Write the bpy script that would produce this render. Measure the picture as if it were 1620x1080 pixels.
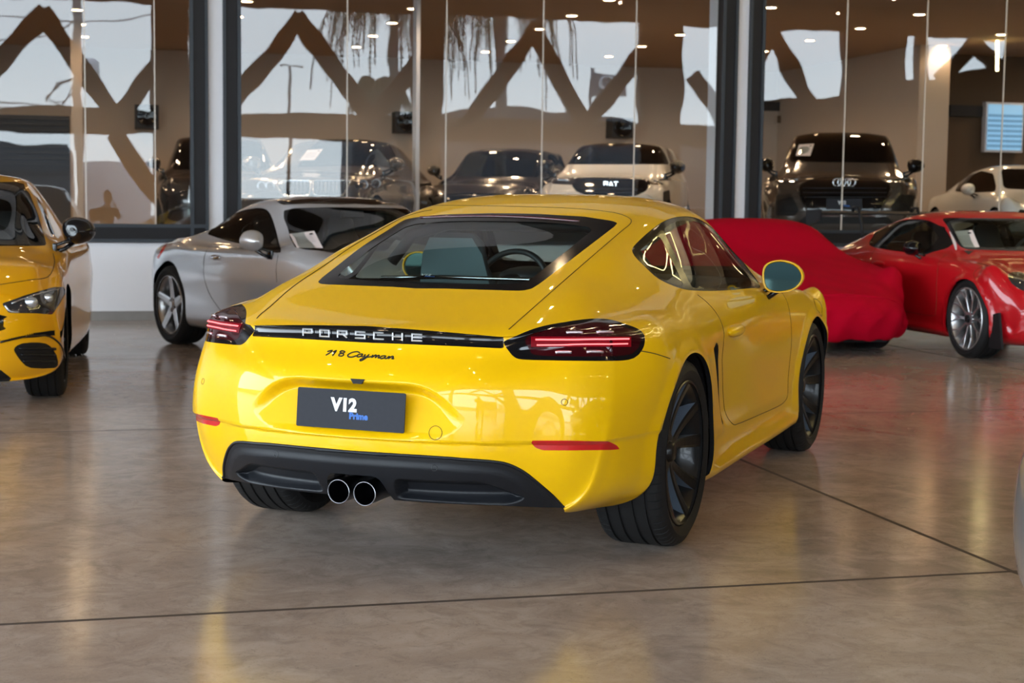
import bpy, bmesh, math, random
import numpy as np
from mathutils import Vector, Matrix
from mathutils.bvhtree import BVHTree
for o in list(bpy.data.objects): bpy.data.objects.remove(o)
SC = bpy.context.scene
COL = SC.collection
random.seed(7)
# ------------------------------------------------------------------ camera
CAM = np.array([-5.51006, -2.36946, 1.24499, .375912, -.087072, .01219, 2458.34])
def _rot(yaw, pitch, roll):
    cy, sy, cp, sp = math.cos(yaw), math.sin(yaw), math.cos(pitch), math.sin(pitch)
    f = np.array([cy*cp, sy*cp, sp]); r = np.array([sy, -cy, 0.]); u = np.cross(r, f)
    c, s = math.cos(roll), math.sin(roll)
    return np.array([c*r+s*u, -s*r+c*u, f])
CM = _rot(*CAM[3:6])
cam = bpy.data.cameras.new('camera'); camo = bpy.data.objects.new('camera', cam); COL.objects.link(camo)
mw = Matrix.Identity(4)
for i in range(3):
    mw[i][0], mw[i][1], mw[i][2], mw[i][3] = CM[0][i], CM[1][i], -CM[2][i], CAM[i]
camo.matrix_world = mw
cam.sensor_width = 36; cam.lens = CAM[6]/1620*36; cam.clip_end = 500; cam.clip_start = .05
cam.dof.use_dof = True; cam.dof.focus_distance = 5.3; cam.dof.aperture_fstop = 5.6
SC.camera = camo
# ------------------------------------------------------------------ sky and exposure
W = bpy.data.worlds.new('overcast_sky'); SC.world = W; W.use_nodes = True
nt = W.node_tree; nt.nodes.clear()
wo = nt.nodes.new('ShaderNodeOutputWorld'); bg = nt.nodes.new('ShaderNodeBackground')
tc = nt.nodes.new('ShaderNodeTexCoord'); sx = nt.nodes.new('ShaderNodeSeparateXYZ'); rp = nt.nodes.new('ShaderNodeValToRGB')
rp.color_ramp.elements[0].position = .0; rp.color_ramp.elements[0].color = (.74, .85, .92, 1)
rp.color_ramp.elements[1].position = .6; rp.color_ramp.elements[1].color = (.62, .74, .90, 1)
nz = nt.nodes.new('ShaderNodeTexNoise'); nz.inputs['Scale'].default_value = 2.5; nz.inputs['Detail'].default_value = 4
mx = nt.nodes.new('ShaderNodeMix'); mx.data_type = 'RGBA'; mx.blend_type = 'MULTIPLY'; mx.inputs[0].default_value = .25
L = nt.links.new
L(tc.outputs['Generated'], sx.inputs[0]); L(sx.outputs['Z'], rp.inputs[0]); L(rp.outputs[0], mx.inputs[6]); L(tc.outputs['Generated'], nz.inputs[0]); L(nz.outputs[0], mx.inputs[7])
L(mx.outputs[2], bg.inputs[0]); L(bg.outputs[0], wo.inputs[0])
bg.inputs[1].default_value = 8.0
vs = SC.view_settings; vs.view_transform = 'Standard'; vs.look = 'None'; vs.gamma = 1; vs.use_curve_mapping = False; vs.exposure = 0.86
# building frame: X along the glass front (to the right), Y into the inner showroom, Z up
BA = math.radians(-54.0); BO = Vector((8.638, 6.59, 0))
BM = Matrix.Translation(BO) @ Matrix.Rotation(BA, 4, 'Z')
def area(name, loc, size, power, col, rot=(0, 0, 0), m=BM):
    l = bpy.data.lights.new(name, 'AREA'); l.shape = 'RECTANGLE'; l.size, l.size_y = size; l.energy = power; l.color = col
    o = bpy.data.objects.new(name, l); COL.objects.link(o)
    o.matrix_world = m @ Matrix.Translation(loc) @ Matrix.Rotation(rot[2], 4, 'Z') @ Matrix.Rotation(rot[1], 4, 'Y') @ Matrix.Rotation(rot[0], 4, 'X')
    return o
# ------------------------------------------------------------------ helpers
def nodemat(name):
    m = bpy.data.materials.new(name); m.use_nodes = True
    return m, m.node_tree, m.node_tree.nodes['Principled BSDF']
def mat(name, col, rough=.5, metal=0, coat=0, emit=None, estr=1, spec=.5, noise=None, bump=None, alpha=None, backdark=False, coatrough=.03):
    m, t, p = nodemat(name)
    p.inputs['Base Color'].default_value = (*col, 1); p.inputs['Roughness'].default_value = rough
    p.inputs['Metallic'].default_value = metal; p.inputs['Coat Weight'].default_value = coat; p.inputs['Coat Roughness'].default_value = coatrough
    p.inputs['Specular IOR Level'].default_value = spec
    if emit: p.inputs['Emission Color'].default_value = (*emit, 1); p.inputs['Emission Strength'].default_value = estr
    if noise:
        sc, amt = noise
        tc = t.nodes.new('ShaderNodeTexCoord'); n = t.nodes.new('ShaderNodeTexNoise'); n.inputs['Scale'].default_value = sc; n.inputs['Detail'].default_value = 5
        r = t.nodes.new('ShaderNodeMapRange'); r.inputs[3].default_value = 1-amt; r.inputs[4].default_value = 1+amt
        x = t.nodes.new('ShaderNodeMix'); x.data_type = 'RGBA'; x.blend_type = 'MULTIPLY'; x.inputs[0].default_value = 1
        x.inputs[6].default_value = (*col, 1)
        t.links.new(tc.outputs['Object'], n.inputs[0]); t.links.new(n.outputs[0], r.inputs[0]); t.links.new(r.outputs[0], x.inputs[7]); t.links.new(x.outputs[2], p.inputs['Base Color'])
    if bump:
        sc, st = bump
        tc = t.nodes.new('ShaderNodeTexCoord'); n = t.nodes.new('ShaderNodeTexNoise'); n.inputs['Scale'].default_value = sc; n.inputs['Detail'].default_value = 3
        b = t.nodes.new('ShaderNodeBump'); b.inputs['Strength'].default_value = st; b.inputs['Distance'].default_value = .002
        t.links.new(tc.outputs['Object'], n.inputs[0]); t.links.new(n.outputs[0], b.inputs['Height']); t.links.new(b.outputs[0], p.inputs['Normal'])
    if backdark:
        g = t.nodes.new('ShaderNodeNewGeometry'); d = t.nodes.new('ShaderNodeBsdfDiffuse'); d.inputs[0].default_value = (.012, .012, .013, 1)
        ms = t.nodes.new('ShaderNodeMixShader'); out = t.nodes['Material Output']
        t.links.new(g.outputs['Backfacing'], ms.inputs[0]); t.links.new(p.outputs[0], ms.inputs[1]); t.links.new(d.outputs[0], ms.inputs[2]); t.links.new(ms.outputs[0], out.inputs[0])
    return m
def glassmat(name, tint=(.8, .85, .83), refl=1.0, base=.0, warp=0):
    """thin glass sheet: fresnel reflection over tinted straight-through light"""
    m = bpy.data.materials.new(name); m.use_nodes = True; t = m.node_tree; t.nodes.clear()
    o = t.nodes.new('ShaderNodeOutputMaterial'); g = t.nodes.new('ShaderNodeBsdfGlossy'); g.inputs['Roughness'].default_value = 0.0
    tr = t.nodes.new('ShaderNodeBsdfTransparent'); tr.inputs[0].default_value = (*tint, 1)
    f = t.nodes.new('ShaderNodeFresnel')
    gm = t.nodes.new('ShaderNodeNewGeometry'); ir = t.nodes.new('ShaderNodeMapRange'); ir.inputs[3].default_value = 1.5; ir.inputs[4].default_value = 1/1.5   # same reflectance from either side of the sheet
    t.links.new(gm.outputs['Backfacing'], ir.inputs[0]); t.links.new(ir.outputs[0], f.inputs[0])
    ma = t.nodes.new('ShaderNodeMath'); ma.operation = 'MULTIPLY_ADD'; ma.inputs[1].default_value = refl; ma.inputs[2].default_value = base; ma.use_clamp = True
    ms = t.nodes.new('ShaderNodeMixShader')
    t.links.new(f.outputs[0], ma.inputs[0]); t.links.new(ma.outputs[0], ms.inputs[0]); t.links.new(tr.outputs[0], ms.inputs[1]); t.links.new(g.outputs[0], ms.inputs[2]); t.links.new(ms.outputs[0], o.inputs[0])
    if warp:
        tc = t.nodes.new('ShaderNodeTexCoord'); n = t.nodes.new('ShaderNodeTexNoise'); n.inputs['Scale'].default_value = 1.6; n.inputs['Detail'].default_value = 1
        b = t.nodes.new('ShaderNodeBump'); b.inputs['Strength'].default_value = 1; b.inputs['Distance'].default_value = warp
        t.links.new(tc.outputs['Object'], n.inputs[0]); t.links.new(n.outputs[0], b.inputs['Height']); t.links.new(b.outputs[0], g.inputs['Normal'])
    return m
def link(name, me, m=None, parent=None, mtx=None, **kw):
    o = bpy.data.objects.new(name, me); COL.objects.link(o)
    if m is not None:
        for x in (m if isinstance(m, (list, tuple)) else [m]): me.materials.append(x)
    if parent is not None: o.parent = parent
    if mtx is not None: o.matrix_basis = mtx
    for k, v in kw.items(): o[k] = v
    return o
def thing(name, label, cat, mtx=None, group=None):
    o = bpy.data.objects.new(name, None); COL.objects.link(o); o.empty_display_size = .1
    if mtx is not None: o.matrix_basis = mtx
    o['label'] = label; o['category'] = cat
    if group: o['group'] = group
    return o
def copy_tree(o, parent=None):
    c = o.copy(); COL.objects.link(c); c.parent = parent
    for ch in list(o.children): copy_tree(ch, c)
    return c
class MB:
    """collects primitives into one mesh"""
    def __init__(s): s.v = []; s.f = []; s.mi = []; s.sm = []
    def add(s, vs, fs, mi=0, sm=False, m=None):
        b = len(s.v)
        s.v += [tuple(m @ Vector(v)) if m is not None else tuple(v) for v in vs]
        for f in fs: s.f.append([b+i for i in f]); s.mi.append(mi); s.sm.append(sm)
        return s
    def box(s, lo, hi, mi=0, m=None, bev=0, taper=1):
        x0, y0, z0 = lo; x1, y1, z1 = hi
        if bev:
            b = bev; bm = bmesh.new(); bmesh.ops.create_cube(bm, size=1)
            for v in bm.verts: v.co = Vector(((x0+x1)/2+v.co.x*(x1-x0), (y0+y1)/2+v.co.y*(y1-y0), (z0+z1)/2+v.co.z*(z1-z0)))
            bmesh.ops.bevel(bm, geom=bm.edges[:], offset=b, segments=3, profile=.5, affect='EDGES'); bm.verts.index_update()
            s.add([v.co.copy() for v in bm.verts], [[v.index for v in f.verts] for f in bm.faces], mi, True, m); bm.free(); return s
        vs = [(x0, y0, z0), (x1, y0, z0), (x1, y1, z0), (x0, y1, z0), (x0, y0, z1), (x1, y0, z1), (x1, y1, z1), (x0, y1, z1)]
        return s.add(vs, [[0, 3, 2, 1], [4, 5, 6, 7], [0, 1, 5, 4], [1, 2, 6, 5], [2, 3, 7, 6], [3, 0, 4, 7]], mi, False, m)
    def lathe(s, prof, axis='y', n=48, mi=0, m=None, closed=False, sm=True):
        """prof: (radius, axial)"""
        vs = []; k = len(prof)
        for i in range(n):
            a = 2*math.pi*i/n; c, q = math.cos(a), math.sin(a)
            for r, t in prof:
                vs.append((r*c, t, r*q) if axis == 'y' else (r*c, r*q, t) if axis == 'z' else (t, r*c, r*q))
        fs = []
        for i in range(n):
            j = (i+1) % n
            for p in range(k if closed else k-1):
                p2 = (p+1) % k
                fs.append([i*k+p, i*k+p2, j*k+p2, j*k+p])
        return s.add(vs, fs, mi, sm, m)
    def tube(s, pts, r=.01, n=8, mi=0, m=None, closed=False, flat=None, up=None):
        pts = [Vector(p) for p in pts]; k = len(pts); vs = []; U = None
        for i, p in enumerate(pts):
            a = pts[(i-1) % k] if closed or i else p; b = pts[(i+1) % k] if closed or i < k-1 else p
            d = (b-a)
            if d.length < 1e-9: d = Vector((0, 0, 1))
            d.normalize()
            if U is None: U = up and Vector(up) or (Vector((0, 0, 1)) if abs(d.z) < .9 else Vector((1, 0, 0)))
            if up: U = Vector(up)
            R = d.cross(U)
            if R.length < 1e-6: R = d.orthogonal()
            R.normalize(); U = R.cross(d).normalized()
            rr = r[i] if isinstance(r, (list, tuple)) else r
            fl = 1 if flat is None else flat
            for j in range(n):
                t = 2*math.pi*j/n
                vs.append(p+R*math.cos(t)*rr+U*math.sin(t)*rr*fl)
        fs = []
        for i in range(k if closed else k-1):
            i2 = (i+1) % k
            for j in range(n):
                j2 = (j+1) % n; fs.append([i*n+j, i*n+j2, i2*n+j2, i2*n+j])
        if not closed: fs.append(list(range(n))[::-1]); fs.append([(k-1)*n+j for j in range(n)])
        return s.add(vs, fs, mi, True, m)
    def prism(s, pts, h0, h1, axis='z', mi=0, m=None, sm=False):
        """pts 2D outline extruded along axis; (a,b)->xy for z, xz for y, yz for x"""
        def q(a, b, h): return (a, b, h) if axis == 'z' else (a, h, b) if axis == 'y' else (h, a, b)
        n = len(pts); vs = [q(a, b, h0) for a, b in pts]+[q(a, b, h1) for a, b in pts]
        fs = [list(range(n))[::-1], list(range(n, 2*n))]+[[i, (i+1) % n, n+(i+1) % n, n+i] for i in range(n)]
        return s.add(vs, fs, mi, sm, m)
    def sphere(s, c, r, n=16, mi=0, m=None):
        r = r if isinstance(r, (tuple, list)) else (r, r, r); vs = []; fs = []
        k = n//2
        for i in range(k+1):
            t = math.pi*i/k
            for j in range(n):
                a = 2*math.pi*j/n; vs.append((c[0]+r[0]*math.sin(t)*math.cos(a), c[1]+r[1]*math.sin(t)*math.sin(a), c[2]+r[2]*math.cos(t)))
        for i in range(k):
            for j in range(n):
                j2 = (j+1) % n; fs.append([i*n+j, (i+1)*n+j, (i+1)*n+j2, i*n+j2])
        return s.add(vs, fs, mi, True, m)
    def grid(s, P, mi=0, m=None, closed=False):
        """P: rows x cols of points"""
        r, c = len(P), len(P[0]); vs = [p for row in P for p in row]
        fs = [[i*c+j, i*c+(j+1) % c, (i+1)*c+(j+1) % c, (i+1)*c+j] for i in range(r-1) for j in range(c if closed else c-1)]
        return s.add(vs, fs, mi, True, m)
    def mesh(s, name, merge=0):
        me = bpy.data.meshes.new(name); me.from_pydata([tuple(v) for v in s.v], [], s.f)
        for p, mi, sm in zip(me.polygons, s.mi, s.sm): p.material_index = mi; p.use_smooth = sm
        bm = bmesh.new(); bm.from_mesh(me)
        if merge: bmesh.ops.remove_doubles(bm, verts=bm.verts[:], dist=merge)
        bmesh.ops.recalc_face_normals(bm, faces=bm.faces[:]); bm.to_mesh(me); bm.free()
        return me
    def build(s, name, m=None, parent=None, mtx=None, merge=0, sharp=None, **kw):
        me = s.mesh(name, merge)
        if sharp:
            me.set_sharp_from_angle(angle=math.radians(sharp))
        return link(name, me, m, parent, mtx, **kw)
def smooth_poly(pts, n=4, closed=True):
    P = np.array(pts, float); k = len(P); out = []
    for i in range(k if closed else k-1):
        if closed: a, b, c, d = P[(i-1) % k], P[i], P[(i+1) % k], P[(i+2) % k]
        else: a, b, c, d = P[max(i-1, 0)], P[i], P[i+1], P[min(i+2, k-1)]
        for j in range(n):
            t = j/n
            out.append(.5*((2*b)+(-a+c)*t+(2*a-5*b+4*c-d)*t*t+(-a+3*b-3*c+d)*t**3))
    if not closed: out.append(P[-1])
    return np.array(out)
def rounded(pts, r=.1, n=4):
    """round every corner of a polygon by fraction r of the adjoining edges"""
    P = [np.array(p, float) for p in pts]; out = []; k = len(P)
    for i in range(k):
        a, b, c = P[i-1], P[i], P[(i+1) % k]
        ra = min(r, .45*np.linalg.norm(a-b)); rc = min(r, .45*np.linalg.norm(c-b))
        p = b+(a-b)/np.linalg.norm(a-b)*ra; q = b+(c-b)/np.linalg.norm(c-b)*rc
        for j in range(n+1):
            t = j/n; out.append((1-t)**2*p+2*t*(1-t)*b+t*t*q)
    return np.array(out)
def sdf2(P, poly):
    """signed distance (negative inside) of points P (n,2) to a closed polygon"""
    poly = np.asarray(poly, float); d = np.full(len(P), 1e18); ins = np.zeros(len(P), bool); n = len(poly)
    for i in range(n):
        a, b = poly[i], poly[(i+1) % n]; e = b-a; w = P-a
        t = np.clip((w@e)/max(e@e, 1e-18), 0, 1); q = w-t[:, None]*e
        d = np.minimum(d, (q*q).sum(1))
        c1 = (P[:, 1] >= a[1]) & (P[:, 1] < b[1]); c2 = (P[:, 1] < a[1]) & (P[:, 1] >= b[1])
        cr = e[0]*w[:, 1]-e[1]*w[:, 0]
        ins ^= (c1 & (cr > 0)) | (c2 & (cr < 0))
    return np.where(ins, -1, 1)*np.sqrt(d)
# ------------------------------------------------------------------ materials
M = {}
M['yellow'] = mat('yellow_paint', (.76, .435, .0015), .38, 0, .6, backdark=True, spec=.12)
M['yellow_in'] = mat('yellow_paint_inner', (.5, .36, .01), .5)
M['red'] = mat('red_paint', (.44, .005, .010), .35, 0, .8, backdark=True, spec=.12)
M['amber'] = mat('warm_yellow_paint', (.72, .35, .003), .35, 0, .8, backdark=True, spec=.12)
M['silver'] = mat('silver_paint', (.62, .63, .66), .34, .7, 1, backdark=True)
M['bronze'] = mat('bronze_grey_paint', (.11, .092, .080), .18, .4, 1, backdark=True)
M['white'] = mat('white_paint', (.72, .70, .66), .35, 0, 1, backdark=True)
M['blackcar'] = mat('black_paint', (.012, .012, .014), .25, 0, 1, backdark=True)
M['greycar'] = mat('grey_paint', (.22, .22, .235), .35, .5, 1, backdark=True)
M['gloss'] = mat('gloss_black', (.004, .004, .005), .08, 0, .2, spec=.35)
M['frit'] = mat('black_glass_border', (.003, .003, .004), .12, spec=.22)
M['satin'] = mat('satin_black_plastic', (.007, .008, .0105), .45, spec=.3, bump=(900, .12))
M['trim'] = mat('matt_black_trim', (.007, .007, .008), .6, spec=.3)
M['rubber'] = mat('tyre_rubber', (.010, .010, .0105), .65, spec=.25, bump=(160, .12))
M['seam'] = mat('panel_gap', (.05, .028, .001), .8)
M['chrome'] = mat('chrome', (.75, .76, .78), .12, 1)
M['letter'] = mat('satin_silver_letter', (.75, .75, .77), .35, .6)
M['steel'] = mat('dark_steel', (.06, .06, .065), .3, 1)
M['wheelblack'] = mat('gloss_black_alloy', (.006, .006, .0065), .3, 0, .15, spec=.3)
M['wheelgrey'] = mat('grey_alloy_face', (.10, .125, .165), .4, 0, .1)
M['wheelsilver'] = mat('silver_alloy', (.52, .52, .53), .3, .9)
M['disc'] = mat('brake_disc', (.03, .03, .033), .45, .4)
M['plate'] = mat('plate_grey', (.020, .021, .027), .6, spec=.2, noise=(60, .12))
M['whiteprint'] = mat('white_lettering', (.62, .63, .66), .5)
M['blueprint'] = mat('blue_lettering', (.005, .10, .40), .5)
M['lampred'] = mat('red_lens', (.055, .001, .004), .12, 0, .6)
M['lampdark'] = mat('smoked_lens', (.030, .001, .003), .1, 0, .3, spec=.3)
M['lampbright'] = mat('reflector_red', (.50, .006, .008), .18, 0, 1)
M['tipsteel'] = mat('brushed_tip', (.30, .30, .31), .25, 1)
M['led'] = mat('lit_red_bar', (.6, .05, .05), .5, emit=(1, .13, .14), estr=1.6, spec=.1)
M['ledglow'] = mat('lit_red_guide', (.05, .000, .002), .5, emit=(1, .0, .03), estr=.08, spec=.1)
M['lens'] = mat('clear_lens_chip', (.55, .45, .48), .15, .6, 1)
M['headglass'] = mat('headlamp_glass', (.03, .03, .033), .06, 0, 1)
M['headlens'] = mat('headlamp_lens', (.45, .47, .5), .1, .7, 1)
M['leather'] = mat('black_leather', (.02, .021, .023), .5, bump=(260, .25))
M['seatgrey'] = mat('seat_back_shell', (.17, .225, .235), .45)
M['cardglass'] = glassmat('car_window_glass', (.62, .70, .66), 1.0, .0)
M['rearglass'] = glassmat('rear_window_glass', (.66, .76, .74), .8, .0)
M['darkglass'] = glassmat('tinted_window_glass', (.22, .24, .22), 1.2, .02)
M['mirrorglass'] = mat('mirror_glass', (.022, .04, .038), .02, 1)
M['paper'] = mat('paper_sheet', (.70, .62, .62), .6)
M['cloth'] = mat('red_car_cover', (.38, .001, .015), .85, spec=.05, bump=(300, .1))
# ------------------------------------------------------------------ car body surface
def bsp(Q, t):
    """uniform cubic B-spline of rows Q at params t (0..n-1), ends handled by reflection"""
    n = len(Q); E_ = np.concatenate([[2*Q[0]-Q[1]], Q, [2*Q[-1]-Q[-2]]])
    i = np.clip(np.floor(t).astype(int), 0, n-2); f = (t-i).reshape((-1,)+(1,)*(Q.ndim-1))
    a, b, c = E_[i], E_[i+1], E_[i+2]; d = np.concatenate([E_, [2*E_[-1]-E_[-2]]])[i+3]
    return ((1-f)**3*a+(3*f**3-6*f**2+4)*b+(-3*f**3+3*f**2+3*f+1)*c+f**3*d)/6
def fitb(P, k=3):
    Q = P.copy(); t = np.arange(len(P)).astype(float)
    for _ in range(k): Q = Q+(P-bsp(Q, t))
    return Q
def interp(xs, ys, x):
    """monotone-ish cubic (Catmull-Rom on a nonuniform grid)"""
    xs = np.asarray(xs, float); ys = np.asarray(ys, float); x = np.asarray(x, float)
    h = np.diff(xs); dl = np.diff(ys)/h; m = np.empty_like(ys); m[0] = dl[0]; m[-1] = dl[-1]
    if len(xs) > 2: m[1:-1] = (dl[:-1]*h[1:]+dl[1:]*h[:-1])/(h[1:]+h[:-1])
    i = np.clip(np.searchsorted(xs, x)-1, 0, len(xs)-2); t = np.clip((x-xs[i])/h[i], 0, 1)
    return ((2*t**3-3*t**2+1)*ys[i]+(t**3-2*t**2+t)*h[i]*m[i]+(-2*t**3+3*t**2)*ys[i+1]+(t**3-t**2)*h[i]*m[i+1])
class Surf:
    def __init__(s, V, F, tag='body'):
        s.V = np.asarray(V, float); s.F = [list(f) for f in F]; s.T = [tag]*len(s.F); s.N = None
    def normals(s):
        N = np.zeros_like(s.V); by = {}
        for f in s.F: by.setdefault(len(f), []).append(f)
        for k, fs in by.items():
            A = np.array(fs); P = s.V[A]; c = np.zeros((len(A), 3))
            for i in range(1, k-1): c += np.cross(P[:, i]-P[:, 0], P[:, i+1]-P[:, 0])
            for i in range(k): np.add.at(N, A[:, i], c)
        l = np.linalg.norm(N, axis=1); l[l == 0] = 1; s.N = N/l[:, None]
    def cut(s, fn, tag, only=('body',)):
        d = fn(s.V, s.N); d = np.where(np.abs(d) < 1e-7, 1e-7, d); neg = d < 0
        V = [None]; newV = []; newN = []; cache = {}; base = len(s.V); F2 = []; T2 = []; ng = neg.tolist()
        def mid(a, b):
            k = (a, b) if a < b else (b, a)
            if k not in cache:
                t = d[k[0]]/(d[k[0]]-d[k[1]]); cache[k] = base+len(newV)
                newV.append(s.V[k[0]]*(1-t)+s.V[k[1]]*t); nn = s.N[k[0]]*(1-t)+s.N[k[1]]*t; newN.append(nn/(np.linalg.norm(nn)+1e-12))
            return cache[k]
        for f, t in zip(s.F, s.T):
            if t not in only: F2.append(f); T2.append(t); continue
            n_ = 0
            for i in f: n_ += ng[i]
            if n_ == len(f): F2.append(f); T2.append(tag); continue
            if n_ == 0: F2.append(f); T2.append(t); continue
            A = []; B = []
            for i in range(len(f)):
                a, b = f[i], f[(i+1) % len(f)]
                (A if neg[a] else B).append(a)
                if neg[a] != neg[b]: m = mid(a, b); A.append(m); B.append(m)
            if len(A) > 2: F2.append(A); T2.append(tag)
            if len(B) > 2: F2.append(B); T2.append(t)
        s.F, s.T = F2, T2
        if newV: s.V = np.concatenate([s.V, newV]); s.N = np.concatenate([s.N, newN])
    def split(s, fn, tag):
        s.cut(fn, '_tmp', (tag,)); s.T = [tag if t == '_tmp' else t for t in s.T]
    def part(s, name, tags, m, parent=None, off=0., side=None, **kw):
        if isinstance(tags, str): tags = (tags,)
        fs = [f for f, t in zip(s.F, s.T) if t in tags]
        if side is not None: fs = [f for f in fs if side*s.V[f][:, 1].mean() > 0]
        if not fs: return None
        idx = sorted({i for f in fs for i in f}); mp = {v: i for i, v in enumerate(idx)}
        V = s.V[idx]+s.N[idx]*off
        me = bpy.data.meshes.new(name); me.from_pydata(V.tolist(), [], [[mp[i] for i in f] for f in fs])
        me.polygons.foreach_set('use_smooth', [True]*len(me.polygons))
        me.validate(); me.update()
        if len(me.vertices) == len(idx):
            me.normals_split_custom_set_from_vertices([tuple(n) for n in s.N[idx]])
        return link(name, me, m, parent, **kw)
    def edges(s, tags, other=None):
        """boundary edges (directed) of the region with tags"""
        cnt = {}
        for f, t in zip(s.F, s.T):
            if t in tags:
                for i in range(len(f)): cnt[(f[i], f[(i+1) % len(f)])] = 1
        return [(a, b) for (a, b) in cnt if (b, a) not in cnt]
    def rim(s, name, tags, m, parent, depth, out=0., sel=None, dirf=None, split=None, **kw):
        """a skirt that runs inward from the border of a region"""
        es = s.edges(tags)
        if sel is not None: es = [e for e in es if sel(s.V[e[0]]) and sel(s.V[e[1]])]
        if not es: return None
        mb = MB(); idx = {}
        vs = []; fs = []
        for a, b in es:
            for i in (a, b):
                if i not in idx:
                    idx[i] = len(vs); dr = -s.N[i] if dirf is None else dirf(s.V[i], s.N[i])
                    vs.append(s.V[i]-dr*out); vs.append(s.V[i]+dr*depth)
            fs.append([idx[a], idx[b], idx[b]+1, idx[a]+1])
        mb.add(vs, fs, 0, True); return mb.build(name, m, parent, **kw)
    def bvh(s):
        tris = []
        for f, t in zip(s.F, s.T):
            for i in range(1, len(f)-1): tris.append((f[0], f[i], f[i+1]))
        return BVHTree.FromPolygons([Vector(v) for v in s.V], tris)
def loft(spec, nx=7, nr=7):
    """spec: x (station positions), feat (list of dict y,z incl. both end values), XR/PR rear face, XF/PF front face"""
    xs = np.array(spec['x'], float); S = len(xs)
    XR = lambda y, z: interp(*zip(*spec['XR']), z)+interp(*zip(*spec['PR']), abs(y))
    XF = lambda y, z: interp(*zip(*spec['XF']), z)-interp(*zip(*spec['PF']), abs(y))
    Fn = len(spec['y']); G = np.zeros((S+2, Fn, 3))
    for i in range(Fn):
        y = np.array(spec['y'][i], float); z = np.array(spec['z'][i], float)
        xa, xb = XR(y[0], z[0]), XF(y[-1], z[-1])
        kx = np.concatenate([[xa], xs, [xb]])
        # remap so that stations near the ends follow the bent outline
        for k in range(S+2):
            if k == 0: x = xa
            elif k == S+1: x = xb
            else:
                x = xs[k-1]
                lo = xa+(xs[spec.get('lock', 3)]-xa)*(k/(spec.get('lock', 3)+1.)) if k-1 < spec.get('lock', 3) else None
                if lo is not None: x = lo
                j = S-1-(k-1); lk = spec.get('lockf', 3)
                if j < lk: x = xb-(xb-xs[S-1-lk])*((j+1)/(lk+1.))
            G[k, i] = (x, 0, 0)
        ok = np.concatenate([[True], (xs > xa+.04) & (xs < xb-.04), [True]])
        G[:, i, 1] = interp(kx[ok], y[ok], G[:, i, 0]); G[:, i, 2] = interp(kx[ok], z[ok], G[:, i, 0])
    def caps(ring, X, zc, ss, cy=0):
        out = []
        for s_ in ss:
            r = ring.copy(); r[:, 1] = ring[:, 1]*s_; r[:, 2] = zc+(ring[:, 2]-zc)*s_
            x0 = X(r[:, 1], r[:, 2]); r[:, 0] = x0
            out.append(r)
        return out
    ss = spec.get('ss', (.965, .88, .74, .56, .36, .16, .0))
    rr = caps(G[0], XR, spec.get('zr', .5), ss); ff = caps(G[-1], XF, spec.get('zf', .4), ss)
    T = np.array(rr[::-1]+list(G)+ff)
    # mirror across ring ends for smooth centre lines
    R = T.shape[0]
    ext = 2
    M = T.copy(); M[:, :, 1] *= -1
    Tf = np.concatenate([M[:, ext:0:-1], T, M[:, -2:-2-ext:-1]], axis=1)
    Q = fitb(Tf.transpose(1, 0, 2), 3)
    def steps(n, k): return np.concatenate([np.concatenate([i+np.arange(k[i])/k[i] for i in range(n)]), [n]])
    kr = spec.get('kr', [nr]*(Fn-1)); tr = ext+steps(Fn-1, kr)
    A = bsp(Q, tr).transpose(1, 0, 2)
    Q2 = fitb(A, spec.get('fit', 3)); c = len(ss); tx = steps(R-1, [spec.get('kc', nx)]*c+[nx]*(R-1-2*c)+[spec.get('kcf', nx)]*c)
    H = bsp(Q2, tx); H[:, 0, 1] = 0; H[:, -1, 1] = 0
    H[0] = H[0].mean(0); H[-1] = H[-1].mean(0); H[0, :, 1] = 0; H[-1, :, 1] = 0
    a, b = H.shape[:2]
    V = np.concatenate([H.reshape(-1, 3), (H*[1, -1, 1]).reshape(-1, 3)])
    key = {}; mp = np.zeros(len(V), int); VV = []
    for i, v in enumerate(np.round(V, 6)):
        k = tuple(v+0.0)
        if k not in key: key[k] = len(VV); VV.append(V[i])
        mp[i] = key[k]
    F = []
    for i in range(a-1):
        for j in range(b-1):
            for o, fl in ((0, 0), (a*b, 1)):
                f = [mp[o+i*b+j], mp[o+(i+1)*b+j], mp[o+(i+1)*b+j+1], mp[o+i*b+j+1]]
                if fl: f = f[::-1]
                g = [f[k] for k in range(4) if f[k] != f[k-1]]
                if len(set(g)) > 2: F.append(g)
    s = Surf(VV, F); s.normals()
    # outward check
    k = np.argmax(s.V[:, 2])
    if s.N[k, 2] < 0:
        s.F = [f[::-1] for f in s.F]; s.N = -s.N
    return s
def sm(a, b, x):
    t = np.clip((x-a)/(b-a), 0, 1); return t*t*(3-2*t)
def pix(V):
    q = (np.asarray(V)-CAM[:3])@CM.T
    return np.stack([810+CAM[6]*q[:, 0]/q[:, 2], 540-CAM[6]*q[:, 1]/q[:, 2]], 1)
def rightpix(V):
    """the outline seen from the rear right corner; both halves of the car share it by symmetry"""
    W_ = V.copy(); W_[:, 1] = -np.abs(W_[:, 1]); return pix(W_)
def ray(u, v):
    return Vector((np.array([(u-810)/CAM[6], -(v-540)/CAM[6], 1.])@CM).tolist()).normalized()
def hit(bv, u, v, off=0.):
    h = bv.ray_cast(Vector(CAM[:3].tolist()), ray(u, v))
    return None if h[0] is None else h[0]+h[1]*(off if h[1].dot(ray(u, v)) < 0 else -off)
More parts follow.
